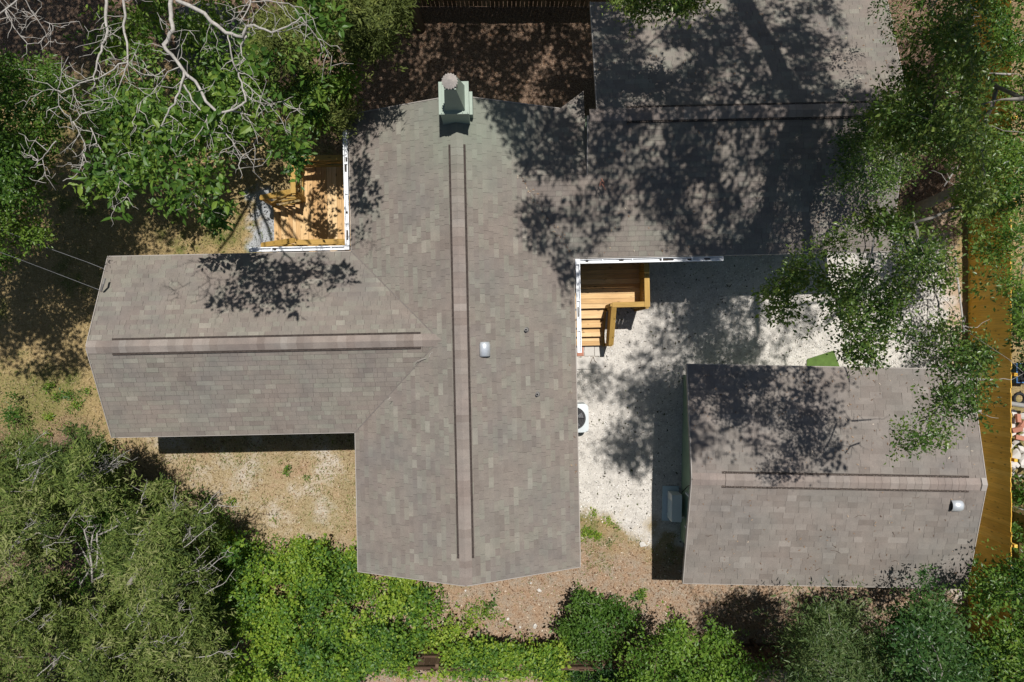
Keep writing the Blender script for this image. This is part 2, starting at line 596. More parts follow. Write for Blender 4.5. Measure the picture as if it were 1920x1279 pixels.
def ground_mat():
    m, nt, b, out = new_mat('yard_ground')
    geo = nd(nt, 'ShaderNodeNewGeometry')
    pos = geo.outputs['Position']

    def at(nm):
        return nd(nt, 'ShaderNodeAttribute', attribute_type='GEOMETRY', attribute_name=nm).outputs['Fac']
    f1 = noise(nt, 3.0, 6, 0.65, pos).outputs[0]
    f2 = noise(nt, 26, 4, 0.7, pos).outputs[0]
    f3 = noise(nt, 70, 3, 0.7, pos, 1.5).outputs[0]
    fine = math_node(nt, 'ADD', math_node(nt, 'MULTIPLY', f2, 0.5), math_node(nt, 'MULTIPLY', f3, 0.5))
    dry = ramp(nt, [(0.36, (0.15, 0.105, 0.05)), (0.5, (0.30, 0.22, 0.11)), (0.62, (0.47, 0.37, 0.21))], fine).outputs[0]
    var = ramp(nt, [(0.3, (0.8, 0.82, 0.7)), (0.7, (1.15, 1.1, 1.08))], f1).outputs[0]
    dry = mix(nt, dry, var, 0.8, 'MULTIPLY')
    low_c = ramp(nt, [(0.36, (0.17, 0.125, 0.065)), (0.5, (0.32, 0.245, 0.14)), (0.62, (0.50, 0.41, 0.27))], fine).outputs[0]
    pale = noise(nt, 0.9, 5, 0.62, pos).outputs[0]
    low_c = mix(nt, low_c, ramp(nt, [(0.36, (0.30, 0.25, 0.2)), (0.6, (0.58, 0.52, 0.44))], fine).outputs[0], ramp(nt, [(0.49, (0, 0, 0)), (0.64, (0.9, 0.9, 0.9))], pale).outputs[0])
    low_c = mix(nt, low_c, ramp(nt, [(0.36, (0.18, 0.10, 0.06)), (0.6, (0.44, 0.29, 0.19))], fine).outputs[0], ramp(nt, [(0.3, (0.8, 0.8, 0.8)), (0.46, (0, 0, 0))], pale).outputs[0])
    c = mix(nt, dry, low_c, at('low'))
    gr = ramp(nt, [(0.3, (0.04, 0.06, 0.014)), (0.55, (0.12, 0.145, 0.035)), (0.75, (0.24, 0.25, 0.08))], fine).outputs[0]
    c = mix(nt, c, gr, math_node(nt, 'MULTIPLY', at('green'), 0.85))
    bt = ramp(nt, [(0.36, (0.13, 0.09, 0.06)), (0.5, (0.29, 0.215, 0.155)), (0.58, (0.38, 0.295, 0.225)), (0.68, (0.62, 0.55, 0.46))], fine).outputs[0]
    bt = mix(nt, bt, ramp(nt, [(0.4, (1.05, 0.95, 0.85)), (0.62, (1.0, 1.08, 1.12))], f1).outputs[0], 1.0, 'MULTIPLY')
    c = mix(nt, c, bt, at('bottom_litter'))
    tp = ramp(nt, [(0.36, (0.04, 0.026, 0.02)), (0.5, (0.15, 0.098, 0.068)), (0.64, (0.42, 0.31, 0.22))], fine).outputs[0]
    c = mix(nt, c, tp, at('litter_hollow_shade'))  # real litter at the top, plus the shade coloured in below the junipers
    peach = ramp(nt, [(0.3, (0.32, 0.22, 0.145)), (0.7, (0.52, 0.40, 0.29))], fine).outputs[0]
    c = mix(nt, c, peach, at('right_strip'))
    sd = ramp(nt, [(0.36, (0.37, 0.34, 0.305)), (0.48, (0.54, 0.51, 0.465)), (0.56, (0.585, 0.555, 0.51)), (0.66, (0.68, 0.655, 0.615))], fine).outputs[0]
    sv = ramp(nt, [(0.3, (0.78, 0.77, 0.76)), (0.5, (1.0, 0.99, 0.98)), (0.66, (1.1, 1.09, 1.08))], f1).outputs[0]
    sd = mix(nt, sd, sv, 1.0, 'MULTIPLY')
    c = mix(nt, c, sd, at('sand'))
    v = nd(nt, 'ShaderNodeTexVoronoi')
    v.inputs['Scale'].default_value = 34
    nt.links.new(pos, v.inputs['Vector'])
    pv = ramp(nt, [(0.0, (0.5, 0.5, 0.5)), (0.5, (0.36, 0.37, 0.38)), (0.9, (0.12, 0.12, 0.12))], v.outputs['Distance']).outputs[0]
    c = mix(nt, c, pv, at('pebble'))
    nt.links.new(c, b.inputs['Base Color'])
    b.inputs['Roughness'].default_value = 0.95
    b.inputs['Specular IOR Level'].default_value = 0.1
    bump = nd(nt, 'ShaderNodeBump')
    bump.inputs['Strength'].default_value = 0.6
    bump.inputs['Distance'].default_value = 0.03
    nt.links.new(fine, bump.inputs['Height'])
    nt.links.new(bump.outputs[0], b.inputs['Normal'])
    return m


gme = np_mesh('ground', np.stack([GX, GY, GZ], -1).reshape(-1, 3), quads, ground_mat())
for nm, arr in (('sand', sand), ('litter_hollow_shade', np.maximum(top * (1 - rs), tl)), ('bottom_litter', bot), ('low', low), ('pebble', peb), ('right_strip', rs), ('green', green)):
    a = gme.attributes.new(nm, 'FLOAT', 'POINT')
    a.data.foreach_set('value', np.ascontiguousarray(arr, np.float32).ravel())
gme.polygons.foreach_set('use_smooth', [True] * len(gme.polygons))
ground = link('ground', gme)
tag(ground, kind='structure')


def ground_val(arr, x, y):
    i = np.clip(np.searchsorted(gx, x), 1, ni - 2)
    j = np.clip(np.searchsorted(gy, y), 1, nj - 2)
    return arr[i, j]


# ------------------------------------------------------------------ roofs
PITCH = 0.425
TH = math.radians(1.2)
HO = Vector((-1.276, 0.0, 0.0))
house = thing('house', 'low house with T shaped brown shingle roof, long ridge vents and green chimney', 'house', HO, TH)
HM = Matrix.Translation(HO) @ Matrix.Rotation(TH, 4, 'Z')
HMI = HM.inverted()


def Hl(px, py, h):
    return HMI @ P(px, py, h)


def clip_convex(poly, clip):
    """Sutherland-Hodgman, clip is counter-clockwise"""
    out = poly
    n = len(clip)
    for i in range(n):
        ax, ay = clip[i]
        bx, by = clip[(i + 1) % n]
        ex, ey = bx - ax, by - ay
        src = out
        out = []
        if not src:
            return []
        for k in range(len(src)):
            p = src[k]
            q = src[(k + 1) % len(src)]
            sp = ex * (p[1] - ay) - ey * (p[0] - ax)
            sq = ex * (q[1] - ay) - ey * (q[0] - ax)
            if sp >= 0:
                out.append(p)
            if (sp >= 0) != (sq >= 0):
                t = sp / (sp - sq)
                out.append((p[0] + t * (q[0] - p[0]), p[1] + t * (q[1] - p[1])))
    return out


def area2(p):
    return sum(p[i][0] * p[(i + 1) % len(p)][1] - p[(i + 1) % len(p)][0] * p[i][1] for i in range(len(p))) / 2


class Roof:
    """roof of one building: slabs, single shingles near the ridges, the rest joined"""

    def __init__(self, parent, mat, expo, tone_bias=0.0, singles=300):
        self.root = None
        self.parent = parent
        self.mat = mat
        self.expo = expo
        self.slab = MB()
        self.rest_v = []
        self.rest_f = []
        self.rest_t = []
        self.cand = []
        self.singles = singles
        self.wmin, self.wmax = 0.11, 0.34
        self.rng = random.Random(3)

    def plane(self, O, ex, ey, pieces, tlen, srange):
        """O at the eave, ex along it, ey upslope (unit 3D); pieces = convex polygons in (s,t)"""
        O = Vector(O)
        ex = Vector(ex).normalized()
        ey = Vector(ey).normalized()
        n = ex.cross(ey).normalized()
        rng = self.rng
        pcs = []
        for pc in pieces:
            if area2(pc) < 0:
                pc = pc[::-1]
            pcs.append(pc)
            vs = [O + ex * s + ey * t for s, t in pc]
            m = len(vs)
            lo = [v - Vector((0, 0, 0.11)) for v in vs]
            self.slab.add(vs + lo, [tuple(range(m)), tuple(range(2 * m - 1, m - 1, -1))] + [(i, m + i, m + (i + 1) % m, (i + 1) % m) for i in range(m)])
        rows = int(math.ceil(tlen / self.expo))
        for k in range(rows):
            t0 = k * self.expo
            t1 = t0 + self.expo + 0.002
            s = srange[0] - rng.random() * 0.3
            rowtone = rng.gauss(0, 0.05)
            while s < srange[1]:
                w = rng.uniform(self.wmin, self.wmax)
                if rng.random() < 0.25:
                    w *= 1.5
                tone = min(1.0, max(0.0, rng.choice((0.16, 0.34, 0.46, 0.54, 0.64, 0.8)) + rowtone + rng.gauss(0, 0.07) + (0.2 if rng.random() < 0.08 else 0)))
                th = rng.uniform(0.007, 0.013)
                gap = rng.uniform(0.003, 0.006)
                rect = [(s, t0), (s + w - gap, t0), (s + w - gap, t1), (s, t1)]
                s += w
                for pc in pcs:
                    q = clip_convex(rect, pc)
                    if len(q) < 3 or abs(area2(q)) < 1e-4:
                        continue
                    full = len(q) == 4 and abs(abs(area2(q)) - (w - gap) * (t1 - t0)) < 1e-6
                    if full:
                        self.cand.append((w * (1 + 0.25 * (O.z + ey.z * t0)), O + ex * rect[0][0] + ey * t0, ex, ey, n, w - gap, t1 - t0, th, tone))
                    else:
                        self._rest(q, O, ex, ey, n, t0, th, tone)

    def _rest(self, q, O, ex, ey, n, t0, th, tone):
        b = len(self.rest_v)
        m = len(q)
        for s, t in q:
            h = 0.004 + th * (1 - (t - t0) / self.expo)
            self.rest_v.append(tuple(O + ex * s + ey * t + n * h))
        for s, t in q:
            self.rest_v.append(tuple(O + ex * s + ey * t - n * 0.003))
        self.rest_f.append(tuple(range(b, b + m)))
        self.rest_t.append(tone)
        for i in range(m):
            j = (i + 1) % m
            self.rest_f.append((b + i, b + m + i, b + m + j, b + j))
            self.rest_t.append(max(0, tone - 0.1))

    def finish(self, slab_mat):
        self.root = self.slab.build('roof', slab_mat, self.parent)
        # the widest ones near the ridges, spread over the roof, are objects of their own
        self.cand.sort(key=lambda c: -c[0])
        one = MB()
        z = 0.004
        one.add([(0, 0, z + 1), (1, 0, z + 1), (1, 1, z), (0, 1, z), (0, 0, -0.25), (1, 0, -0.25), (1, 1, -0.25), (0, 1, -0.25)],
                [(0, 1, 2, 3), (4, 7, 6, 5), (0, 4, 5, 1), (1, 5, 6, 2), (2, 6, 7, 3), (3, 7, 4, 0)])
        me = one.mesh('shingle', self.mat)
        for i, (sc, o, ex, ey, n, w, h, th, tone) in enumerate(self.cand):
            if i < self.singles:
                mm = Matrix(((ex.x * w, ey.x * h, n.x * th, o.x), (ex.y * w, ey.y * h, n.y * th, o.y), (ex.z * w, ey.z * h, n.z * th, o.z), (0, 0, 0, 1)))
                ob = link('shingle', me, self.root, mm)
                ob['tone'] = tone
            else:
                self._rest([(0, 0), (w, 0), (w, h), (0, h)], o, ex, ey, n, 0.0, th, tone)
        rm = bpy.data.meshes.new('shingles')
        rm.from_pydata(self.rest_v, [], self.rest_f)
        a = rm.attributes.new('tone', 'FLOAT', 'FACE')
        a.data.foreach_set('value', np.array(self.rest_t, np.float32))
        rm.materials.append(self.mat)
        o = link('shingle_courses', rm, self.root)
        tag(o, kind='stuff')
        return self.root


def ridge(root, a, b, va, vb, pitch_l, pitch_r, rng, strip=0.205, capw=0.16):
    """caps from a to b over a ridge; vent strips between parameters va..vb (metres from a)"""
    a = Vector(a)
    b = Vector(b)
    d = (b - a)
    L = d.length
    d.normalize()
    s = Vector((d.y, -d.x, 0))           # to the right of travel
    step = 0.2
    me = None
    k = 0
    x = 0.0
    zl, zr = -pitch_l, -pitch_r
    pc = MB()
    t = 0.01
    for sgn, sl in ((-1, zl), (1, zr)):
        pass
    # one unit cap: two wings and their front edges, length 1 along y
    w = capw
    vs = []
    for yy, lift in ((0, 0.014), (1, 0.006)):
        vs += [(-w, yy, w * zl + lift), (0, yy, lift + 0.012), (w, yy, w * zr + lift)]
    vs += [(-w, 0, w * zl - 0.01), (0, 0, -0.01), (w, 0, w * zr - 0.01), (-w, 1, w * zl - 0.01), (0, 1, -0.01), (w, 1, w * zr - 0.01)]
    pc.add(vs, [(0, 1, 4, 3), (1, 2, 5, 4), (0, 6, 7, 1), (1, 7, 8, 2), (0, 3, 9, 6), (2, 8, 11, 5)])
    me = pc.mesh('ridge_cap', M['cap'])
    while x < L - 0.05:
        ln = min(step * rng.uniform(0.85, 1.2), L - x)
        lift = 0.035 if va - 0.02 < x < vb else 0.012
        o = a + d * x + Vector((0, 0, lift))
        mm = Matrix(((s.x, d.x * ln, 0, o.x), (s.y, d.y * ln, 0, o.y), (0, d.z * ln, 1, o.z), (0, 0, 0, 1)))
        ob = link('ridge_cap', me, root, mm)
        ob['tone'] = min(1, max(0, rng.gauss(0.45, 0.2)))
        x += ln
    for sgn, sl, in ((-1, zl), (1, zr)):
        q = MB()
        p0 = a + d * va + s * sgn * (strip - 0.02) + Vector((0, 0, sl * (strip - 0.02) + 0.022))
        p1 = a + d * vb + s * sgn * (strip - 0.02) + Vector((0, 0, sl * (strip - 0.02) + 0.022))
        q.bar(p0, p1, 0.058, 0.03)
        st = q.build('ridge_vent', M['vent_strip'], root)
        g = MB()
        xx = va
        while xx < vb - 0.03:
            c = a + d * xx + s * sgn * (strip - 0.02 + rng.uniform(-0.018, 0.018)) + Vector((0, 0, sl * strip + 0.0405))
            g.bar(c, c + d * rng.uniform(0.015, 0.03), rng.uniform(0.01, 0.022), 0.006)
            xx += rng.uniform(0.045, 0.08)
        tag(g.build('vent_grit', M['vent_dot'], st), kind='stuff')


rng_r = random.Random(9)
HE = 3.0
HW = 2.97
RH = HE + HW * PITCH
V0, V1 = -6.1, 6.12
WV, WH = 0.04, 2.415
WRU = -HW + WH                    # where the wing ridge dies into the main slope
WU = -9.49
cs = math.sqrt(1 + PITCH * PITCH)
roof = Roof(house, M['shingle'], 0.135)


def T(du):
    return du * cs


# main west slope: O at the south-west eave corner, s runs north->south reversed so that ex x ey points up
# ex along -v (south), ey towards +u
def west(u, v):
    return (V1 - v, T(u + HW))


pcs = [[west(-HW, V0), west(-HW, WV - WH), west(0, WV - WH), west(0, V0)],
       [west(-HW, WV - WH), west(WRU, WV), west(0, WV), west(0, WV - WH)],
       [west(WRU, WV), west(-HW, WV + WH), west(0, WV + WH), west(0, WV)],
       [west(-HW, WV + WH), west(-HW, V1), west(0, V1), west(0, WV + WH)]]
roof.plane((-HW, V1, HE), (0, -1, 0), (1, 0, PITCH), pcs, T(HW), (0, V1 - V0))
# main east slope
NEV, NEQ = 2.18, 0.285
VAL = (1.6, 4.25)
P1 = (2.67, 6.12)


def east(u, v):
    return (v - V0, T(HW - u))


pcs = [[east(HW, V0), east(HW, NEV), east(0, NEV), east(0, V0)],
       [east(HW, NEV), east(*VAL), east(0, VAL[1]), east(0, NEV)],
       [east(*VAL), east(*P1), east(0, P1[1]), east(0, VAL[1])]]
roof.plane((HW, V0, HE), (0, 1, 0), (-1, 0, PITCH), pcs, T(HW), (0, V1 - V0))
# wing south / north slopes
ls = lambda u, v: (u - WU, T(v - (WV - WH)))
roof.plane((WU, WV - WH, HE), (1, 0, 0), (0, 1, PITCH), [[ls(WU, WV - WH), ls(-HW, WV - WH), ls(WRU, WV), ls(WU, WV)]], T(WH), (0, 9.2))
ln_ = lambda u, v: (-0.5 - u, T((WV + WH) - v))
roof.plane((-0.5, WV + WH, HE), (-1, 0, 0), (0, -1, PITCH), [[ln_(-HW, WV + WH), ln_(WU, WV + WH), ln_(WU, WV), ln_(WRU, WV)]], T(WH), (0, 9.2))
# east wing
NER, NEN = 5.66, 8.98
NEH = HE + (NER - NEV) * NEQ
cq = math.sqrt(1 + NEQ * NEQ)
EU = 11.45
es = lambda u, v: (u - 1.0, (v - NEV) * cq)
roof.plane((1.0, NEV, HE), (1, 0, 0), (0, 1, NEQ), [[es(HW, NEV), es(EU, NEV), es(EU, VAL[1]), es(*VAL)], [es(3.33, VAL[1]), es(EU, VAL[1]), es(EU, NER), es(3.33, NER)]], (NER - NEV) * cq, (0, EU - 1.0))
en = lambda u, v: (EU - u, (NEN - v) * cq)
roof.plane((EU, NEN, NEH - (NEN - NER) * NEQ), (-1, 0, 0), (0, -1, NEQ), [[en(3.57, NEN), en(3.57, NER), en(EU, NER), en(EU, NEN)]], (NEN - NER) * cq, (0, EU - 3.0))
# low linking roof between the two
BQ = 0.245
BH = HE + (VAL[1] - NEV) * NEQ
cb = math.sqrt(1 + BQ * BQ)
bl = lambda u, v: (4.0 - u, (6.63 - v) * cb)
roof.plane((4.0, 6.63, BH - (6.63 - VAL[1]) * BQ), (-1, 0, 0), (0, -1, BQ), [[bl(1.6, VAL[1]), bl(3.33, VAL[1]), bl(3.33, 6.63), bl(2.67, 6.12)]], 2.5, (0, 3.0))
house_roof = roof.finish(M['underlay'])
WRH0 = HE + WH * PITCH

for a, b in (((-HW, WV - WH, HE), (WRU, WV, WRH0)), ((-HW, WV + WH, HE), (WRU, WV, WRH0)), ((HW, NEV, HE), (VAL[0], VAL[1], HE + (HW - VAL[0]) * PITCH)), ((VAL[0], VAL[1], HE + (HW - VAL[0]) * PITCH), (P1[0], P1[1], HE + (HW - P1[0]) * PITCH))):
    mb = MB()
    mb.bar(Vector(a) + Vector((0, 0, 0.011)), Vector(b) + Vector((0, 0, 0.011)), 0.03, 0.016)
    mb.build('valley_flashing', M['valley'], house_roof)
ridge(house_roof, (0, V0, RH), (0, V1 - 0.66, RH), 0.66, 11.02, PITCH, PITCH, rng_r)
WRH = HE + WH * PITCH
ridge(house_roof, (WU, WV, WRH), (WRU + 0.12, WV, WRH), 0.62, 8.45, PITCH, PITCH, rng_r)
ridge(house_roof, (3.36, NER, NEH), (EU, NER, NEH), 0.95, 7.6, NEQ, NEQ, rng_r)

# walls
def gable_walls(name, u0, u1, v0, v1, ridge_h, eave_h, axis, mat, parent):
    mb = MB()
    if axis == 'v':
        um = (u0 + u1) / 2
        prof = [(u0, 0), (u1, 0), (u1, eave_h), (um, ridge_h), (u0, eave_h)]
        vs = [(u, v0, z) for u, z in prof] + [(u, v1, z) for u, z in prof]
    else:
        vm = (v0 + v1) / 2
        prof = [(v0, 0), (v1, 0), (v1, eave_h), (vm, ridge_h), (v0, eave_h)]
        vs = [(u0, v, z) for v, z in prof] + [(u1, v, z) for v, z in prof]
    fs = [(0, 1, 2, 3, 4), (9, 8, 7, 6, 5)] + [(i, (i + 1) % 5, 5 + (i + 1) % 5, 5 + i) for i in range(5)]
    mb.add(vs, fs)
    return mb.build(name, mat, parent)


gable_walls('wall', -2.55, 2.55, V0 + 0.4, V1 - 0.38, RH - 0.2, HE - 0.02, 'v', M['green_wall'], house)
gable_walls('wall', WU + 0.4, -2.4, WV - 2.0, WV + 2.0, WRH - 0.2, HE - 0.02, 'u', M['green_wall'], house)
gable_walls('wall', 4.27, EU - 0.4, NEV + 0.4, NEN - 0.4, NEH - 0.16, HE - 0.03, 'u', M['green_wall'], house)
mb = MB()
mb.add([(3.36, 4.3, 3.0), (3.36, 5.66, 3.0), (3.36, 5.66, NEH - 0.13), (3.36, 4.3, BH - 0.12), (3.5, 4.3, 3.0), (3.5, 5.66, 3.0), (3.5, 5.66, NEH - 0.13), (3.5, 4.3, BH - 0.12)],
       [(0, 3, 2, 1), (4, 5, 6, 7), (0, 1, 5, 4), (1, 2, 6, 5), (2, 3, 7, 6), (3, 0, 4, 7)])
mb.build('wall', M['green_wall'], house)
mb = MB()
mb.box((2.3, 3.4, 0), (3.6, 6.0, 2.9))
mb.build('wall', M['green_wall'], house)
# rake and eave trim boards
for a, b in (((-HW, V0, HE), (0, V0, RH)), ((HW, V0, HE), (0, V0, RH)), ((-HW, V1, HE), (0, V1, RH)), ((P1[0], V1, RH - P1[0] * PITCH), (0, V1, RH)),
             ((WU, WV - WH, HE), (WU, WV, WRH)), ((WU, WV + WH, HE), (WU, WV, WRH)),
             ((EU, NEV, HE), (EU, NER, NEH)), ((EU, NEN, NEH - 3.32 * NEQ), (EU, NER, NEH)), ((3.57, NEN, NEH - 3.32 * NEQ), (3.57, NER, NEH)),
             ((3.33, VAL[1], BH), (3.33, NER, NEH))):
    a = Vector(a)
    b = Vector(b)
    if abs(a.y - b.y) < 1e-6:
        off = Vector((0, -0.014 if a.y < 0 else 0.014, -0.045))
    else:
        off = Vector((-0.014 if a.x < 4 and a.x != EU else 0.014, 0, -0.045))
    mb = MB()
    mb.bar(a + off, b + off, 0.022, 0.13)
    mb.build('rake_board', M['trim'], house)
for a, b, off in (((HW, V0, 0), (HW, NEV, 0), (0.016, 0)), ((-HW, V0, 0), (-HW, WV - WH, 0), (-0.016, 0)), ((-HW, WV + WH, 0), (-HW, V1, 0), (-0.016, 0)),
                  ((WU, WV - WH, 0), (-HW, WV - WH, 0), (0, -0.016)), ((WU, WV + WH, 0), (-HW, WV + WH, 0), (0, 0.016)),
                  ((HW, NEV, 0), (EU, NEV, 0), (0, -0.016)), ((3.57, NEN, 0), (EU, NEN, 0), (0, 0.016))):
    mb = MB()
    o = Vector((off[0], off[1], HE - 0.075))
    mb.bar(Vector(a) + o, Vector(b) + o, 0.022, 0.14)
    mb.build('fascia', M['trim'], house)


def gutter(a, b, side, parent, seed, clean=0.5):
    """K gutter from a to b, `side` = outward unit"""
    a = Vector(a)
    b = Vector(b)
    s = Vector(side)
    mb = MB()
    w = 0.098
    z = Vector((0, 0, 1))
    mb.bar(a + s * 0.03, b + s * 0.03, 0.012, 0.1)
    mb.bar(a + s * (0.03 + w), b + s * (0.03 + w), 0.026, 0.112)
    mb.bar(a + s * (0.03 + w / 2) - z * 0.045, b + s * (0.03 + w / 2) - z * 0.045, w - 0.02, 0.01)
    L = (b - a).length
    d = (b - a).normalized()
    for x in (0.006, L - 0.006):
        mb.bar(a + d * x + s * 0.04, a + d * x + s * (0.02 + w), 0.012, 0.098)
    x = 0.6
    while x < L - 0.2:
        mb.bar(a + d * x + s * 0.036 + z * 0.03, a + d * x + s * (0.017 + w) + z * 0.03, 0.03, 0.01)
        x += 0.8
    g = mb.build('gutter', M['white_paint'], parent)
    r = random.Random(seed)
    q = MB()
    x = 0.15
    while x < L - 0.2:
        if r.random() < clean:
            ln = r.uniform(0.05, 0.3)
            c = a + d * x + s * (0.03 + w / 2 + r.uniform(-0.015, 0.015)) - z * 0.025
            q.bar(c, c + d * ln, r.uniform(0.02, 0.06), r.uniform(0.02, 0.045))
        x += r.uniform(0.12, 0.5)
    if q.v:
        tag(q.build('leaf_debris', M['debris'], g), kind='stuff')


GZ0 = HE - 0.035
gutter((-HW - 0.03, WV + WH + 0.18, GZ0), (-HW - 0.03, 5.72, GZ0), (-1, 0, 0), house, 1, 0.15)
gutter((-5.72, WV + WH + 0.03, GZ0), (-HW - 0.18, WV + WH + 0.03, GZ0), (0, 1, 0), house, 2, 0.1)
gutter((HW + 0.03, -0.38, GZ0), (HW + 0.03, NEV - 0.18, GZ0), (1, 0, 0), house, 3, 0.2)
gutter((HW + 0.18, NEV - 0.03, GZ0), (6.98, NEV - 0.03, GZ0), (0, -1, 0), house, 4, 0.7)
mb = MB()
c0 = Vector((-HW - 0.03, WV + WH + 0.03, 0))
mb.prism([(c0.x - 0.15, c0.y + 0.03), (c0.x - 0.03, c0.y + 0.03), (c0.x - 0.03, c0.y + 0.15), (c0.x - 0.15, c0.y + 0.15)], GZ0 - 0.05, GZ0 + 0.05)
mb.build('gutter_corner', M['white_paint'], house)
mb = MB()
mb.prism([(HW + 0.045, NEV - 0.175), (HW + 0.175, NEV - 0.175), (HW + 0.175, NEV - 0.045), (HW + 0.045, NEV - 0.045)], GZ0 - 0.05, GZ0 + 0.05)
mb.build('gutter_corner', M['white_paint'], house)

# chimney on the north gable
mb = MB()
mb.box((-0.33, 5.45, 2.6), (0.34, 6.17, 4.98))
a8 = [(-0.22, 5.50), (0.27, 5.50), (0.27, 6.1), (-0.22, 6.1)]
b8 = [(-0.13, 5.68), (0.13, 5.68), (0.13, 6.0), (-0.13, 6.0)]
mb.add([(x, y, 4.996) for x, y in a8] + [(x, y, 5.88) for x, y in b8], [(3, 2, 1, 0), (4, 5, 6, 7), (0, 1, 5, 4), (1, 2, 6, 5), (2, 3, 7, 6), (3, 0, 4, 7)])
ch = mb.build('chimney', M['chimney_green'], house)
mb = MB()
mb.box((-0.355, 5.42, 4.93), (0.365, 6.20, 4.995))
mb.build('chase_cover', M['chimney_green'], ch)
for x in (0.2, 0.32, -0.3):
    mb = MB()
    mb.box((x, 5.44, 4.997), (x + 0.022, 6.18, 5.02))
    mb.build('seam', M['chimney_green'], ch)
mb = MB()
mb.box((0.342, 5.6, 2.6), (0.42, 6.17, 4.4))
mb.build('corner_board', M['chimney_green'], ch)
mb = MB()
N_ = 18
zc, cxx, cyy = 5.93, -0.005, 5.85
vs = [(cxx, cyy, zc + 0.12)]
for k in range(2 * N_):
    a = math.pi * k / N_
    r = 0.195 if k % 2 == 0 else 0.165
    vs.append((cxx + r * math.cos(a), cyy + r * math.sin(a), zc + (0.0 if k % 2 == 0 else 0.012)))
for k in range(2 * N_):
    a = math.pi * k / N_
    vs.append((cxx + 0.15 * math.cos(a), cyy + 0.15 * math.sin(a), zc - 0.06))
n2 = 2 * N_
mb.add(vs, [(0, 1 + k, 1 + (k + 1) % n2) for k in range(n2)] + [(1 + k, 1 + n2 + k, 1 + n2 + (k + 1) % n2, 1 + (k + 1) % n2) for k in range(n2)])
mb.build('flue_cap', plain('flue_cap_metal', (0.40, 0.36, 0.33), 0.55, metal=0.3, var=0.3, scale=14), ch)


# roof fittings
def hood(parent, centre, axis, n, length, radius, name='roof_vent'):
    """half-barrel exhaust hood, axis = direction of its open mouth"""
    c = Vector(centre)
    n = Vector(n).normalized()
    ax = Vector(axis).normalized()
    ax = (ax - n * ax.dot(n)).normalized()
    s = ax.cross(n).normalized()
    mb = MB()
    K = 12
    ring = []
    for yy, rr in ((-length / 2, 0.86), (-length * 0.3, 1.0), (length / 2, 1.0)):
        ring.append([c + ax * yy + s * (radius * rr * math.cos(math.pi * k / K)) + n * (radius * rr * 0.9 * math.sin(math.pi * k / K)) for k in range(K + 1)])
    vs = [p for r in ring for p in r]
    fs = []
    for i in range(2):
        for k in range(K):
            fs.append((i * (K + 1) + k, i * (K + 1) + k + 1, (i + 1) * (K + 1) + k + 1, (i + 1) * (K + 1) + k))
    fs.append(tuple(range(K, -1, -1)))
    mb.add(vs, fs)
    o = mb.build(name, M['galv'], parent, smooth=True)
    md = o.modifiers.new('thick', 'SOLIDIFY')
    md.thickness = 0.008
    f = MB()
    sz = radius * 1.5
    q = [c + s * a + ax * b + n * 0.017 for a, b in ((-sz, -sz), (sz, -sz), (sz, sz * 0.95), (-sz, sz * 0.95))]
    f.add(q + [p - n * 0.012 for p in q], [(0, 1, 2, 3), (7, 6, 5, 4), (0, 4, 5, 1), (1, 5, 6, 2), (2, 6, 7, 3), (3, 7, 4, 0)])
    m = MB()
    mo = [c + ax * (length * 0.32) + s * (radius * 0.93 * math.cos(math.pi * k / K)) + n * (radius * 0.82 * math.sin(math.pi * k / K)) for k in range(K + 1)]
    m.add(mo, [tuple(range(K + 1))])
    m.build('vent_mouth', M['dark'], o)
    return o


nE = Vector((PITCH, 0, 1)).normalized()
u = 0.58
hood(house, (u, -0.22, RH - u * PITCH + 0.015), (0, -1, 0), nE, 0.36, 0.135)
for px, py in ((986, 619), (1007, 740)):
    q = Hl(px, py, 3.55)
    z = RH - q.x * PITCH
    mb = MB()
    mb.tube([(q.x, q.y, z - 0.02), (q.x, q.y, z + 0.16)], 0.042, 10)
    pb = mb.build('vent_pipe', M['lead'], house, smooth=False)
    m2 = MB()
    m2.tube([(q.x, q.y, z + 0.161), (q.x, q.y, z + 0.164)], 0.028, 10)
    m2.build('pipe_mouth', M['dark'], pb)
    m3 = MB()
    m3.tube([(q.x, q.y, z - 0.01), (q.x, q.y, z + 0.03)], [0.085, 0.05], 10)
    m3.build('pipe_boot', M['lead'], pb)

# ------------------------------------------------------------------ shed
ST = math.radians(-1.06)
SO = Vector((4.70, -3.60, 0))
shed = thing('shed', 'separate green outbuilding with plain gabled shingle roof beside the orange fence', 'outbuilding', SO, ST)
SM = Matrix.Translation(SO) @ Matrix.Rotation(ST, 4, 'Z')
SMI = SM.inverted()
SW, SL, SE, SQ = 2.96, 7.66, 2.8, 0.237
SR = SE + SW * SQ
sc_ = math.sqrt(1 + SQ * SQ)
sroof = Roof(shed, M['shingle_shed'], 0.165)
sroof.wmin, sroof.wmax = 0.24, 0.36
ss = lambda u, v: (u, (v + SW) * sc_)
sroof.plane((0, -SW, SE), (1, 0, 0), (0, 1, SQ), [[ss(0, -SW), ss(SL, -SW), ss(SL, 0), ss(0, 0)]], SW * sc_, (0, SL))
sn = lambda u, v: (SL - u, (SW - v) * sc_)
sroof.plane((SL, SW, SE), (-1, 0, 0), (0, -1, SQ), [[sn(0, SW), sn(0, 0), sn(SL, 0), sn(SL, SW)]], SW * sc_, (0, SL))
shed_roof = sroof.finish(M['underlay'])
ridge(shed_roof, (0, 0, SR), (SL - 0.14, 0, SR), 0.78, 7.22, SQ, SQ, rng_r)
gable_walls('wall', 0.6, SL - 0.35, -SW + 0.4, SW - 0.4, SR - 0.14, SE - 0.02, 'u', M['green_wall'], shed)
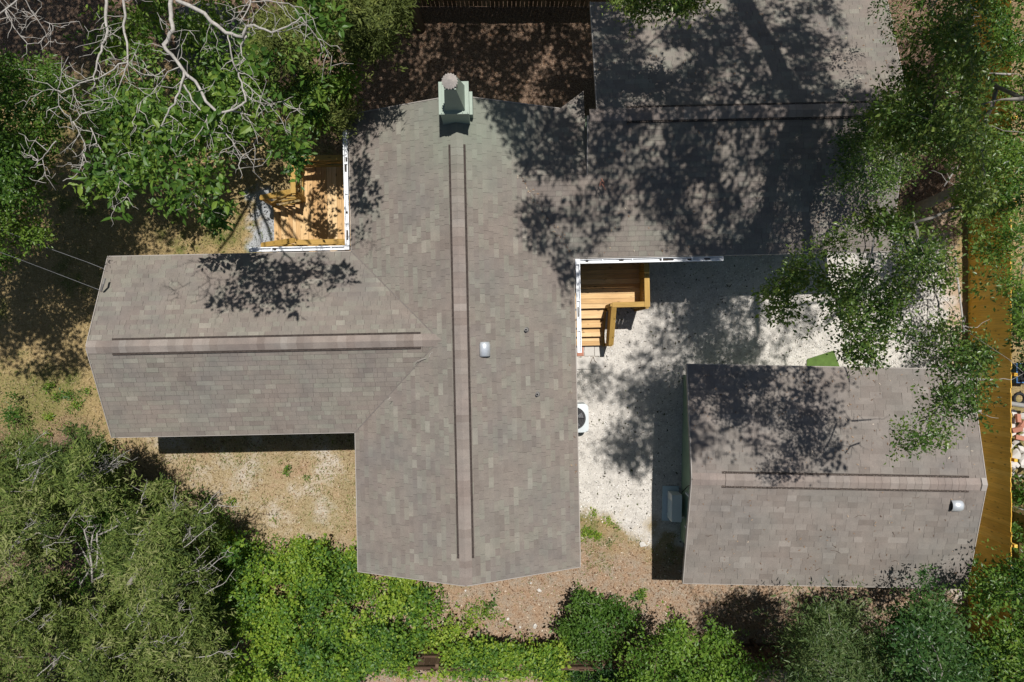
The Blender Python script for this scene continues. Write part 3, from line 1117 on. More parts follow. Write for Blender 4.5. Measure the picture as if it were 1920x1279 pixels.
for a, b in (((0, -SW, SE), (0, 0, SR)), ((0, SW, SE), (0, 0, SR)), ((SL, -SW, SE), (SL, 0, SR)), ((SL, SW, SE), (SL, 0, SR))):
    mb = MB()
    off = Vector((-0.014 if a[0] == 0 else 0.014, 0, -0.045))
    mb.bar(Vector(a) + off, Vector(b) + off, 0.022, 0.13)
    mb.build('rake_board', M['trim'], shed)
for v in (-SW - 0.014, SW + 0.014):
    mb = MB()
    mb.bar((0, v, SE - 0.07), (SL, v, SE - 0.07), 0.022, 0.13)
    mb.build('fascia', M['trim'], shed)
q = SMI @ P(1788, 947, 3.3)
hood(shed, (q.x, q.y, SR + q.y * SQ + 0.012), (-1, 0, 0), (0, -SQ, 1), 0.30, 0.15)
mb = MB()
mb.add([(SL - 0.12, -0.17, SR - 0.17 * SQ + 0.03), (SL + 0.02, -0.17, SR - 0.17 * SQ + 0.03), (SL + 0.02, 0, SR + 0.045), (SL - 0.12, 0, SR + 0.045), (SL - 0.12, 0.17, SR - 0.17 * SQ + 0.03), (SL + 0.02, 0.17, SR - 0.17 * SQ + 0.03)],
       [(0, 1, 2, 3), (3, 2, 5, 4)])
o = mb.build('ridge_end_cap', M['trim'], shed)
o.modifiers.new('thick', 'SOLIDIFY').thickness = 0.01
# line-set covers and cable on the west wall
for v, z in ((-0.95, 2.0), (-1.95, 1.1)):
    mb = MB()
    mb.bar((0.57, v - 0.02, 0.7), (0.57, v - 0.1, z + 0.4), 0.06, 0.05, up=(1, 0, 0))
    mb.build('conduit', M['white_paint'], shed)
mb = MB()
mb.tube([(0.56, -0.4, 2.2), (0.54, -0.6, 2.0), (0.55, -0.55, 1.5), (0.55, -0.7, 1.0), (0.5, -1.0, 0.5)], 0.014, 6)
mb.build('wall_cable', M['rubber'], shed)

# ------------------------------------------------------------------ decks
def unit_box(mat):
    mb = MB()
    mb.box((0, 0, 0), (1, 1, 1))
    return mb.mesh('board', mat)


UB = {k: unit_box(M[k]) for k in ('deck_x', 'deck_y', 'rail', 'rail_y', 'cedar', 'old_wood')}


def board(name, key, p0, p1, parent, tone=None):
    p0 = Vector(p0)
    p1 = Vector(p1)
    d = p1 - p0
    mm = Matrix(((d.x, 0, 0, p0.x), (0, d.y, 0, p0.y), (0, 0, d.z, p0.z), (0, 0, 0, 1)))
    o = link(name, UB[key], parent, mm)
    o['tone'] = random.random() if tone is None else tone
    return o


def rail_run(parent, a, b, key, xbrace=True, posts=True, h0=0.0):
    """railing from a to b (deck-level points, may slope): cap, lower rail, crossed braces, end posts"""
    a = Vector(a)
    b = Vector(b)
    mb = MB()
    up = Vector((0, 0, 1))
    mat = M[key]
    mb.bar(a + up * 1.02, b + up * 1.02, 0.145, 0.04)
    o = mb.build('rail_cap', mat, parent)
    for hh in (0.93, 0.14):
        m = MB()
        m.bar(a + up * hh, b + up * hh, 0.04, 0.09)
        m.build('rail', mat, parent)
    if xbrace:
        for p, q in ((a + up * 0.18, b + up * 0.9), (a + up * 0.9, b + up * 0.18)):
            m = MB()
            m.bar(p, q, 0.036, 0.07)
            m.build('cross_brace', mat, parent)
    else:
        L = (b - a).length
        n = max(2, int(L / 0.11))
        for i in range(1, n):
            p = a.lerp(b, i / n)
            m = MB()
            m.bar(p + up * 0.0, p + up * 0.93, 0.1 if abs(b.x - a.x) < 0.2 else 0.03, 0.03 if abs(b.x - a.x) < 0.2 else 0.1, up=(1, 0, 0))
            m.build('baluster', mat, parent)
    for p in (a, b):
        m = MB()
        m.bar(p - up * (p.z + 0.0), p + up * 0.995, 0.09, 0.09, up=(1, 0, 0))
        m.build('post', mat, parent)


DH = 0.9
ld = thing('deck', 'sunlit pine deck with cross braced railings in the left roof corner', 'deck', HM @ Vector((-4.8, 2.2, 0)), TH)
ofs = Vector((-4.8, 2.2, 0))
x = -4.88
while x < -2.62:
    w = 0.138
    p0 = Vector((x, 2.06, DH - 0.038 + random.uniform(-0.002, 0.002))) - ofs
    p1 = Vector((x + w, 5.33, DH + random.uniform(-0.002, 0.002))) - ofs
    board('deck_board', 'deck_y', p0, p1, ld)
    x += 0.145
mb = MB()
for v in (2.2, 3.7, 5.27):
    mb.box(Vector((-4.85, v, DH - 0.2)) - ofs, Vector((-2.6, v + 0.045, DH - 0.041)) - ofs)
mb.build('joist', M['rail'], ld)
for i in range(4):
    z = DH - 0.18 * (i + 1)
    ue = -4.89 - 0.28 * i
    for k in range(2):
        board('stair_tread', 'deck_y', Vector((ue - 0.138 * (k + 1) - 0.003, 3.05, z - 0.038)) - ofs, Vector((ue - 0.138 * k - 0.008, 4.26, z)) - ofs, ld)
for v in (3.0, 4.28):
    mb = MB()
    mb.bar(Vector((-4.86, v, DH - 0.16)) - ofs, Vector((-6.02, v, 0.03)) - ofs, 0.04, 0.24)
    mb.build('stringer', M['rail'], ld)
rail_run(ld, Vector((-4.84, 5.28, DH)) - ofs, Vector((-2.75, 5.28, DH)) - ofs, 'rail')
rail_run(ld, Vector((-4.84, 4.3, DH)) - ofs, Vector((-4.84, 5.19, DH)) - ofs, 'rail_y')
rail_run(ld, Vector((-4.84, 4.36, DH)) - ofs, Vector((-6.05, 4.36, 0.12)) - ofs, 'rail')
rail_run(ld, Vector((-4.84, 2.96, DH)) - ofs, Vector((-6.05, 2.96, 0.12)) - ofs, 'rail')
rail_run(ld, Vector((-3.2, 2.9, DH)) - ofs, Vector((-4.75, 2.9, DH)) - ofs, 'rail')

rd = thing('deck', 'pine entry deck with flat rail caps and steps in the courtyard corner', 'deck', HM @ Vector((3.0, 0.9, 0)), TH)
ofs = Vector((3.0, 0.9, 0))
v = 0.9
while v < 2.62:
    board('deck_board', 'deck_x', Vector((2.58, v, DH - 0.038 + random.uniform(-0.002, 0.002))) - ofs, Vector((5.16, v + 0.138, DH + random.uniform(-0.002, 0.002))) - ofs, rd)
    v += 0.145
mb = MB()
for uu in (2.7, 4.1, 5.1):
    mb.box(Vector((uu, 0.92, DH - 0.2)) - ofs, Vector((uu + 0.045, 2.6, DH - 0.041)) - ofs)
mb.build('joist', M['rail'], rd)
for i in range(4):
    z = DH - 0.18 * (i + 1)
    ve = 0.885 - 0.275 * i
    for k in range(2):
        board('stair_tread', 'deck_x', Vector((2.6, ve - 0.136 * (k + 1) - 0.004, z - 0.038)) - ofs, Vector((4.08, ve - 0.136 * k - 0.006, z)) - ofs, rd)
for uu in (2.64, 4.1):
    mb = MB()
    mb.bar(Vector((uu, 0.88, DH - 0.16)) - ofs, Vector((uu, -0.2, 0.03)) - ofs, 0.04, 0.24)
    mb.build('stringer', M['rail_y'], rd)
rail_run(rd, Vector((5.14, 0.86, DH)) - ofs, Vector((5.14, 2.45, DH)) - ofs, 'rail_y', False)
rail_run(rd, Vector((4.14, 0.94, DH)) - ofs, Vector((5.06, 0.94, DH)) - ofs, 'rail', False)
rail_run(rd, Vector((4.19, 0.86, DH)) - ofs, Vector((4.19, -0.2, 0.16)) - ofs, 'rail_y', False)

# pads at the foot of the steps
pad = thing('paving', 'small brick and concrete landing at the foot of the courtyard steps', 'paving', P(1105, 660, 0), TH)
pi = pad.matrix_basis.inverted() if False else (Matrix.Translation(P(1105, 660, 0)) @ Matrix.Rotation(TH, 4, 'Z')).inverted()
for i, (x0, y0, x1, y1, mk) in enumerate(((1082, 651, 1094, 668, 'brick'), (1096, 651, 1113, 668, 'concrete'), (1115, 651, 1131, 668, 'concrete'), (1070, 670, 1131, 693, 'concrete'))):
    a = pi @ P(x0, y1, 0)
    b = pi @ P(x1, y0, 0)
    mb = MB()
    mb.box((a.x, a.y, -0.05), (b.x, b.y, 0.045 + 0.006 * i))
    mb.build('slab', M[mk], pad)

# ------------------------------------------------------------------ fences
fence = thing('fence', 'tall orange stained cedar board fence along the right side of the lot', 'fence', (14.2, 0, 0))
y = -14.5
k = 0
FH = 1.86
while y < 13.5:
    hz = FH + random.uniform(-0.012, 0.012)
    dx = random.uniform(-0.004, 0.004) + (0.012 if k % 2 else 0.0)
    if -10.9 < y < 10.9:
        o = board('board', 'cedar', (dx, y, 0.03), (dx + 0.02, y + 0.138, hz), fence)
    else:
        o = board('board', 'cedar', (dx, y, 0.03), (dx + 0.02, y + 0.138, hz), fence)
    y += 0.1415
    k += 1
for z in (0.3, 0.95, 1.6):
    mb = MB()
    mb.box((0.037, -14.5, z), (0.075, 13.5, z + 0.09))
    mb.build('rail', M['cedar'], fence)
y = -13.2
while y < 13:
    board('post', 'cedar', (0.078, y, 0), (0.168, y + 0.09, 1.9), fence)
    y += 2.44

bf = thing('fence', 'weathered brown board fence half buried in shrubs along the bottom edge', 'fence', (6, -9.42, 0))
x = -9.0
while x < 8.15:
    hz = 1.75 + random.uniform(-0.04, 0.04)
    board('board', 'old_wood', (x, -0.02, 0.02), (x + 0.138, 0.0, hz), bf)
    x += 0.145
for z in (0.14, 0.9, 1.6):
    mb = MB()
    mb.box((-9.0, 0.002, z), (8.15, 0.045, z + 0.09))
    mb.build('rail', M['old_wood'], bf)
for x in (-8.2, -5.8, -3.4, -1.0, 1.4, 3.8, 6.2):
    board('post', 'old_wood', (x, 0.047, 0), (x + 0.09, 0.137, 1.7), bf)

tf = thing('fence', 'dark old picket fence along the top edge behind the house', 'fence', (-1, 10.43, 0))
x = -6.0
while x < 5.0:
    board('board', 'old_wood', (x, 0, 0.02), (x + 0.125, 0.02, 1.7 + random.uniform(-0.05, 0.05)), tf)
    x += 0.132
for z in (0.3, 1.3):
    mb = MB()
    mb.box((-6.0, 0.022, z), (5.0, 0.06, z + 0.09))
    mb.build('rail', M['old_wood'], tf)

# ------------------------------------------------------------------ yard equipment
ac = thing('condenser', 'round fan air conditioner condenser half under the main eave', 'air conditioner', (1.88, -2.33, 0), TH)
mb = MB()
mb.box((-0.5, -0.5, -0.05), (0.5, 0.5, 0.06))
mb.build('pad', M['concrete'], ac)
mb = MB()
hw, rr = 0.43, 0.13
pl = []
for cx_, cy_, a0 in ((hw - rr, hw - rr, 0), (-hw + rr, hw - rr, 90), (-hw + rr, -hw + rr, 180), (hw - rr, -hw + rr, 270)):
    for i in range(5):
        a = math.radians(a0 + 22.5 * i)
        pl.append((cx_ + rr * math.cos(a), cy_ + rr * math.sin(a)))
mb.prism(pl, 0.065, 0.70)
mb.build('cabinet', M['ac_white'], ac)
mb = MB()
n = 40
R0 = 0.34
ang_ = [2 * math.pi * k / n for k in range(n)]
outr = [(hw * 0.995 / (abs(math.cos(a)) ** 7 + abs(math.sin(a)) ** 7) ** (1 / 7)) for a in ang_]
po = [(r * math.cos(a), r * math.sin(a)) for r, a in zip(outr, ang_)]
ring = [(R0 * math.cos(a), R0 * math.sin(a)) for a in ang_]
mb.add([(x, y, 0.702) for x, y in po] + [(x, y, 0.702) for x, y in ring] + [(x, y, 0.745) for x, y in po] + [(x, y, 0.765) for x, y in ring],
       [(2 * n + i, 2 * n + (i + 1) % n, 3 * n + (i + 1) % n, 3 * n + i) for i in range(n)] + [(i, (i + 1) % n, 2 * n + (i + 1) % n, 2 * n + i) for i in range(n)] + [(n + (i + 1) % n, n + i, 3 * n + i, 3 * n + (i + 1) % n) for i in range(n)])
mb.build('top_cover', M['ac_white'], ac)
mb = MB()
mb.tube([(0, 0, 0.703), (0, 0, 0.706)], 0.36, 24)
mb.build('fan_well', M['ac_dark'], ac)
mb = MB()
for k in range(4):
    a = math.pi / 2 * k + 0.4
    mb.add([(0.05 * math.cos(a), 0.05 * math.sin(a), 0.735), (0.27 * math.cos(a - 0.35), 0.27 * math.sin(a - 0.35), 0.738), (0.28 * math.cos(a + 0.25), 0.28 * math.sin(a + 0.25), 0.718), (0.05 * math.cos(a + 0.9), 0.05 * math.sin(a + 0.9), 0.722)], [(0, 1, 2, 3)])
mb.tube([(0, 0, 0.71), (0, 0, 0.75)], 0.07, 12)
o = mb.build('fan', M['ac_blade'], ac)
mb = MB()
for r in (0.08, 0.13, 0.18, 0.23, 0.28):
    pts = [(r * math.cos(a), r * math.sin(a), 0.768) for a in np.linspace(0, 2 * math.pi, 25)]
    mb.tube(pts, 0.004, 4, False)
for k in range(8):
    a = math.pi / 4 * k
    mb.tube([(0.05 * math.cos(a), 0.05 * math.sin(a), 0.77), (0.315 * math.cos(a), 0.315 * math.sin(a), 0.768)], 0.004, 4)
mb.build('grille', M['ac_dark'], ac)

ms = thing('heat_pump', 'slim outdoor heat pump on a grey pad in the shade of the shed', 'air conditioner', (4.92, -5.05, 0), ST)
mb = MB()
mb.box((-0.24, -0.54, -0.03), (0.26, 0.54, 0.08))
mb.build('pad', M['ac_grey'], ms)
mb = MB()
mb.box((-0.1, -0.41, 0.14), (0.2, 0.41, 0.72))
mb.build('casing', M['ac_white'], ms)
mb = MB()
for y in (-0.3, 0.3):
    mb.box((-0.13, y - 0.03, 0.081), (0.22, y + 0.03, 0.139))
mb.build('foot', M['ac_grey'], ms)
for k in range(9):
    mb = MB()
    z = 0.2 + 0.055 * k
    mb.box((-0.112, -0.36, z), (-0.101, 0.2, z + 0.03))
    mb.build('grille_slat', M['ac_grey'], ms)
mb = MB()
mb.tube([(0.2, -0.34, 0.3), (0.32, -0.38, 0.3), (0.40, -0.3, 0.45), (0.46, -0.1, 0.8)], 0.025, 8)
mb.build('line_set', M['white_paint'], ms)

tm = MB()
a = P(1512, 674, 0)
b = P(1562, 658, 0)
c = P(1574, 690, 0)
d = P(1512, 696, 0)
vs = [(p.x, p.y, 0.045) for p in (a, d, c, b)]
tm.add(vs + [(x, y, 0.0) for x, y, z in vs], [(0, 1, 2, 3), (4, 7, 6, 5), (0, 4, 5, 1), (1, 5, 6, 2), (2, 6, 7, 3), (3, 7, 4, 0)])
tag(tm.build('turf_mat', M['turf']), 'green artificial turf mat poking out beside the shed eave', 'mat')

# service cables on the west gable
for (pts, lab) in (([(196, 505, 3.35), (166, 493, 3.5), (80, 462, 4.1), (-250, 330, 6.5)], 'upper thin power cable reaching the left wing gable'),
                   ([(192, 546, 3.5), (178, 541, 3.55), (105, 513, 4.1), (50, 492, 4.6), (-250, 380, 7.0)], 'lower thick power cable with splice at the left wing gable')):
    mb = MB()
    mb.tube([P(*q) for q in pts], 0.005, 6)
    tag(mb.build('power_cable', M['cable']), lab, 'cable')
mb = MB()
q0 = P(196, 535, 3.4)
mb.tube([P(197, 523, 3.55), P(194, 533, 3.62), P(190, 545, 3.55)], 0.03, 6)
mb.build('cable_bracket', M['lead'])
tag(bpy.data.objects['cable_bracket'], 'small dark cable bracket on the left wing rake', 'bracket')

# little shed under the bare tree
gs = thing('garden_shed', 'small grey roofed garden shed with green walls hidden under bare branches', 'shed', (-8.85, 8.7, 0), TH)
gable_walls('wall', -0.8, 0.8, -0.85, 0.85, 1.78, 1.5, 'v', M['green_wall'], gs)
mb = MB()
for s in (-1, 1):
    mb.add([(0, -0.95, 1.86), (0, 0.95, 1.86), (s * 0.9, 0.95, 1.5), (s * 0.9, -0.95, 1.5), (0, -0.95, 1.80), (0, 0.95, 1.80), (s * 0.9, 0.95, 1.44), (s * 0.9, -0.95, 1.44)],
           [(0, 1, 2, 3), (7, 6, 5, 4), (0, 3, 7, 4), (1, 5, 6, 2), (2, 6, 7, 3)])
mb.build('roof', plain('grey_felt_roof', (0.16, 0.15, 0.15), 0.9), gs)

# neighbour's building beyond the fence
nb = thing('neighbour_building', 'olive sided building corner with pale trim beyond the orange fence', 'building', (15.62, -5.2, 0))
mb = MB()
mb.box((0, -3.2, 0), (3.5, 0, 2.4))
mb.build('wall', M['olive'], nb)
mb = MB()
mb.box((-0.03, -0.1, 0), (0.09, 0.03, 2.4))
mb.build('corner_trim', M['white_paint'], nb)
mb = MB()
mb.box((-0.02, -1.75, 0.3), (0.0, -1.0, 1.7))
w_ = mb.build('window', M['white_paint'], nb)
mb = MB()
mb.box((-0.1, -3.3, 2.402), (3.6, 0.1, 2.5))
mb.build('roof', M['trim'], nb)

# rubble beyond the fence
def rock(name, loc, size, mat, seed, label, cat, group=None, flat=0.7):
    r = random.Random(seed)
    import bmesh
    bm = bmesh.new()
    for _ in range(13):
        d = Vector((r.gauss(0, 1), r.gauss(0, 1), r.gauss(0, 1))).normalized() * r.uniform(0.8, 1.1)
        bm.verts.new((d.x * size[0], d.y * size[1], d.z * size[2]))
    hull = bmesh.ops.convex_hull(bm, input=list(bm.verts))
    bmesh.ops.delete(bm, geom=[v for v in bm.verts if not v.link_faces], context='VERTS')
    me = bpy.data.meshes.new(name)
    bm.to_mesh(me)
    bm.free()
    me.materials.append(mat)
    o = link(name, me)
    o.location = loc
    o.rotation_euler = (r.uniform(-0.3, 0.3), r.uniform(-0.3, 0.3), r.uniform(0, 6.28))
    return tag(o, label, cat, group)


rr_ = random.Random(31)
ORD = ['first', 'second', 'third', 'fourth', 'fifth', 'sixth', 'seventh', 'eighth', 'ninth', 'tenth']
for i in range(10):
    for side in (0, 1):
        px = (1901 if side == 0 else 1919) + rr_.uniform(-3, 3)
        py = 776 + i * 12.5 + side * 5 + rr_.uniform(-2, 2)
        p = P(px, py, 0.2)
        sz = rr_.uniform(0.10, 0.16)
        rock('concrete_chunk', (p.x, p.y, rr_.uniform(0.1, 0.3)), (sz * 1.25, sz * 0.95, sz * 0.7), M['rubble'], i * 2 + side,
             '%s broken concrete chunk below the grey pipe in the rubble, %s' % (ORD[i], 'touching the fence' if side == 0 else 'away from fence'), 'rubble', 'concrete chunks in the rubble heap')
for i, (px, py) in enumerate(((1910, 785), (1917, 797), (1908, 806), (1914, 822))):
    p = P(px, py, 0.4)
    mb = MB()
    mb.box((-0.13, -0.07, -0.04), (0.13, 0.07, 0.04))
    o = mb.build('brick', M['brick'])
    o.location = (p.x, p.y, rr_.uniform(0.36, 0.42))
    o.rotation_euler = (rr_.uniform(-0.4, 0.4), rr_.uniform(-0.4, 0.4), rr_.uniform(0, 3))
    tag(o, '%s loose red brick below the grey pipe on the rubble heap' % ORD[i], 'brick', 'red bricks in the rubble heap')
mb = MB()
mb.tube([P(1893, 757, 0.9), P(1950, 766, 0.7)], 0.07, 10)
tag(mb.build('steel_pipe', M['grey_pipe']), 'grey pipe lying across the top of the rubble heap', 'pipe')
mb = MB()
pp = P(1911, 748, 0.4)
mb.tube([pp + Vector((0.16 * math.cos(a), 0.16 * math.sin(a), 0)) for a in np.linspace(0, 2 * math.pi, 17)], 0.05, 6, False)
tag(mb.build('tyre', M['rubber']), 'small black tyre lying above the grey pipe', 'tyre')
mb = MB()
pp = P(1914, 700, 0.3)
mb.box(pp + Vector((-0.22, -0.3, -0.3)), pp + Vector((0.25, 0.3, 0.12)))
cr = mb.build('crate', M['blue'])
tag(cr, 'blue plastic crate behind the fence above the black tyre', 'crate')
mb = MB()
mb.box(pp + Vector((-0.19, -0.27, 0.121)), pp + Vector((0.22, 0.27, 0.125)))
mb.build('crate_inside', M['dark'], cr)

# stones in the yard
for i, (px, py, s, lab) in enumerate(((1206, 1022, 0.12, 'round white stone beside the shed shadow'), (1011, 1108, 0.09, 'white stone with a weed next to it below the main gable'),
                                      (1003, 1175, 0.10, 'white stone near the bottom fence'), (873, 1108, 0.05, 'small white stone under the ridge tip of the main gable'),
                                      (995, 1094, 0.05, 'small grey stone just below the main roof edge'), (952, 1161, 0.06, 'flat white stone in the brown litter'),
                                      (975, 1177, 0.05, 'pale stone left of the bigger stone by the bottom fence'), (1046, 1150, 0.07, 'pale stone beside the round shrub'))):
    rock('stone', P(px, py, 0.03), (s, s * 0.8, s * 0.5), M['rubble'], 90 + i, lab, 'stone')

# ------------------------------------------------------------------ foliage machinery
def norm(a):
    return a / np.maximum(1e-6, np.linalg.norm(a, axis=-1, keepdims=True))


class Crown:
    def __init__(self, seed):
        self.rng = np.random.default_rng(seed)
        self.c = []
        self.a = []
        self.n = []
        self.L = []
        self.W = []
        self.t = []

    def twigs(self, T_, per, L, W, r, tone=0.5, frond=False, up=0.9, flat=0.55, tvar=0.16):
        rng = self.rng
        m = len(T_)
        if m == 0:
            return
        N = m * per
        base = np.repeat(T_, per, 0)
        if frond:
            ang = rng.uniform(0, 2 * np.pi, m)
            dirs = np.stack([np.cos(ang), np.sin(ang), rng.uniform(-0.25, 0.45, m)], -1)
            dirs = norm(dirs)
            d = np.repeat(dirs, per, 0)
            s = rng.uniform(-1, 1, (N, 1)) * r * 1.6
            off = d * s + rng.normal(0, 1, (N, 3)) * r * 0.22
            ax = norm(d + rng.normal(0, 0.5, (N, 3)))
        else:
            off = rng.normal(0, 1, (N, 3)) * r * 0.6
            off[:, 2] *= flat
            ax = norm(off + rng.normal(0, 1, (N, 3)) * r * 0.6 + np.array([0, 0, -0.12 * r]))
        nn = rng.normal(0, 1, (N, 3)) * 0.55 + np.array([0, 0, up])
        nn = norm(nn - ax * np.sum(nn * ax, -1, keepdims=True))
        self.c.append(base + off)
        self.a.append(ax)
        self.n.append(nn)
        sc = rng.uniform(0.65, 1.25, N) * np.repeat(rng.lognormal(-0.03, 0.24, m), per)
        tone = tone + np.repeat((fbm(T_[:, 0] * 0.9, T_[:, 1] * 0.9, 71, 3) - 0.5) * 0.9, per)
        self.L.append(L * sc)
        self.W.append(W * sc)
        tw = np.repeat(rng.normal(0, tvar, m), per)
        self.t.append(np.clip(tone + tw + rng.normal(0, 0.13, N), 0.0, 1.0))

    def region(self, poly, lo, hi, n, per, L, W, r, thr=0.0, nscale=70.0, seed=0, edge=60.0, tone=0.5, frond=False, up=0.9, flat=0.55, grow=1.35, cr=0.36, dens=9, shoots=0.8):
        """foliage over a photographed outline: clumps of twigs between heights lo..hi, domed towards the middle"""
        rng = self.rng
        m = max(4, int(n / dens))
        x, y = sample_poly(poly, m, rng)
        if thr > 0:
            k = fbm(x / nscale, y / nscale, seed + 50, 3) > thr
            x, y = x[k], y[k]
        m = len(x)
        if m == 0:
            return np.empty((0, 3))
        d = poly_dist(x, y, poly)
        f = np.clip(d / edge, 0, 1) ** 0.6
        lump = fbm(x / (nscale * 0.8), y / (nscale * 0.8), seed + 77, 3)
        U = 1 - rng.random(m) ** grow * 0.9
        h = lo + (hi - lo) * np.clip(0.15 + 0.85 * f, 0, 1) * U * np.clip(0.25 + 1.3 * lump, 0.25, 1.15)
        dd = CAM_Z - h
        C_ = np.stack([(x - 960) * dd / F, (640 - y) * dd / F, h], -1)
        kk = rng.poisson(dens, m)
        rad = np.repeat(cr * rng.uniform(0.55, 1.3, m), kk)[:, None]
        N = len(rad)
        off = norm(rng.normal(0, 1, (N, 3))) * rng.random((N, 1)) ** 0.45 * rad
        off[:, 2] = np.abs(off[:, 2]) * 0.8 - 0.1 * rad[:, 0]
        T_ = np.repeat(C_, kk, 0) + off
        ct = np.repeat(rng.normal(0, 0.09, m), kk)
        px = 960 + T_[:, 0] * F / (CAM_Z - T_[:, 2])
        py = 640 - T_[:, 1] * F / (CAM_Z - T_[:, 2])
        keep = in_poly(px, py, poly) | (rng.random(N) < 0.22)
        T_, ct = T_[keep], ct[keep]
        self.twigs(T_, per, L, W, r, tone + np.repeat(ct, per), frond, up, flat)
        # leafy shoots that break the outline
        ns = int(m * shoots)
        if ns:
            i = rng.integers(0, m, ns)
            dr = norm(rng.normal(0, 1, (ns, 3)) * np.array([1, 1, 0.35]) + np.array([0, 0, 0.35]))
            ln = rng.uniform(0.25, 0.75, ns)[:, None] * (cr / 0.36)
            st = C_[i] + norm(dr) * (cr * 0.5)
            k = 6
            tt = np.tile(np.linspace(0.1, 1, k), ns)[:, None]
            S_ = np.repeat(st, k, 0) + np.repeat(dr * ln, k, 0) * tt
            self.twigs(S_, max(3, per // 3), L, W, r * 0.45, min(0.9, tone + 0.12), frond, up, flat)
        return T_

    def shade(self, poly, hs, z0, z1, cover, per, L, W, r, thr=0.0, nscale=60.0, seed=0, keep_out=True, tone=0.5):
        """boughs that stand between the sun and a shaded outline on a surface at height hs"""
        rng = self.rng
        d = CAM_Z - hs
        area = abs(area2(poly)) * (d / F) ** 2
        n = int(cover * area / (per * L * W * 0.36)) + 3
        x, y = sample_poly(poly, n, rng)
        if thr > 0:
            k = fbm(x / nscale, y / nscale, seed + 150, 3) > thr
            x, y = x[k], y[k]
        z = rng.uniform(z0, z1, len(x))
        X = (x - 960) * d / F + SUN.x * z
        Y = (640 - y) * d / F + SUN.y * z
        Hh = hs + z
        T_ = np.stack([X, Y, Hh], -1)
        if keep_out:
            dd = CAM_Z - Hh
            px = np.abs(X * F / dd)
            py = np.abs(Y * F / dd)
            mg = (1.8 * r + L) * F / dd
            T_ = T_[(px > 960 + mg) | (py > 640 + mg)]
        self.twigs(T_, per, L, W, r, tone)
        return T_

    def arrays(self):
        return [np.concatenate(v) for v in (self.c, self.a, self.n, self.L, self.W, self.t)]

    def build(self, parent, mat, singles=0, name='crown'):
        c, a, n, L, W, t = self.arrays()
        b = np.cross(n, a)
        ob = None
        keep = np.ones(len(c), bool)
        pick = []
        if singles:
            px, py = 960 + c[:, 0] * F / (CAM_Z - c[:, 2]), 640 - c[:, 1] * F / (CAM_Z - c[:, 2])
            inside = (px > 5) & (px < 1915) & (py > 5) & (py < 1270)
            sc = L / (CAM_Z - c[:, 2]) * (0.4 + np.abs(n[:, 2])) * inside
            pick = np.argsort(-sc)[:singles]
            keep[pick] = False
        c2, a2, n2, b2, L2, W2, t2 = c[keep], a[keep], n[keep], b[keep], L[keep], W[keep], t[keep]
        Lx = L2[:, None]
        Wx = W2[:, None]
        v = np.stack([c2, c2 + a2 * Lx * 0.45 + b2 * Wx * 0.5 + n2 * Wx * 0.16, c2 + a2 * Lx - n2 * Lx * 0.08, c2 + a2 * Lx * 0.45 - b2 * Wx * 0.5 + n2 * Wx * 0.16], 1).reshape(-1, 3)
        base = (np.arange(len(c2)) * 4)[:, None]
        tri = np.stack([base + np.array([[0, 3, 2]]), base + np.array([[0, 2, 1]])], 1).reshape(-1, 3)
        me = np_mesh(name, v, tri, mat, np.repeat(t2, 2))
        ob = link(name, me, parent)
        if singles:
            lv = MB()
            lv.add([(0, 0, 0), (0.28, 0.42, 0.14), (0.6, 0.4, 0.12), (1, 0, -0.08), (0.6, -0.4, 0.12), (0.28, -0.42, 0.14), (0.45, 0, 0.0)],
                   [(0, 6, 1), (1, 6, 2), (2, 6, 3), (3, 6, 4), (4, 6, 5), (5, 6, 0)])
            lm = lv.mesh('leaf', mat)
            for i in pick:
                A, B, N_2 = a[i] * L[i], b[i] * W[i], n[i] * W[i]
                mm = Matrix(((A[0], B[0], N_2[0], c[i][0]), (A[1], B[1], N_2[1], c[i][1]), (A[2], B[2], N_2[2], c[i][2]), (0, 0, 0, 1)))
                o = link('leaf', lm, ob, mm)
                o['tone'] = float(t[i])
        return ob


def wander(a, b, n, amp, rng):
    a = Vector(a)
    b = Vector(b)
    L = (b - a).length
    off = Vector((0, 0, 0))
    pts = []
    for i in range(n + 1):
        t = i / n
        if 0 < i < n:
            off = off * 0.6 + Vector((rng.gauss(0, 1), rng.gauss(0, 1), rng.gauss(0, 0.6))) * amp * L / n
        env = math.sin(math.pi * t)
        pts.append(a.lerp(b, t) + off * env)
    return pts


def limb(mb, a, b, r0, r1, rng, n=6, amp=0.18, sides=7):
    pts = wander(a, b, n, amp, rng)
    mb.tube(pts, [r0 + (r1 - r0) * i / n for i in range(n + 1)], sides)
    return pts


def twigs_to(mb, trunk_top, targets, rng, r=0.02, k=30):
    """thin boughs from a fork to some of the foliage"""
    if len(targets) == 0:
        return
    idx = rng.sample(range(len(targets)), min(k, len(targets)))
    for i in idx:
        limb(mb, trunk_top, targets[i], r, r * 0.3, rng, 5, 0.25, 5)


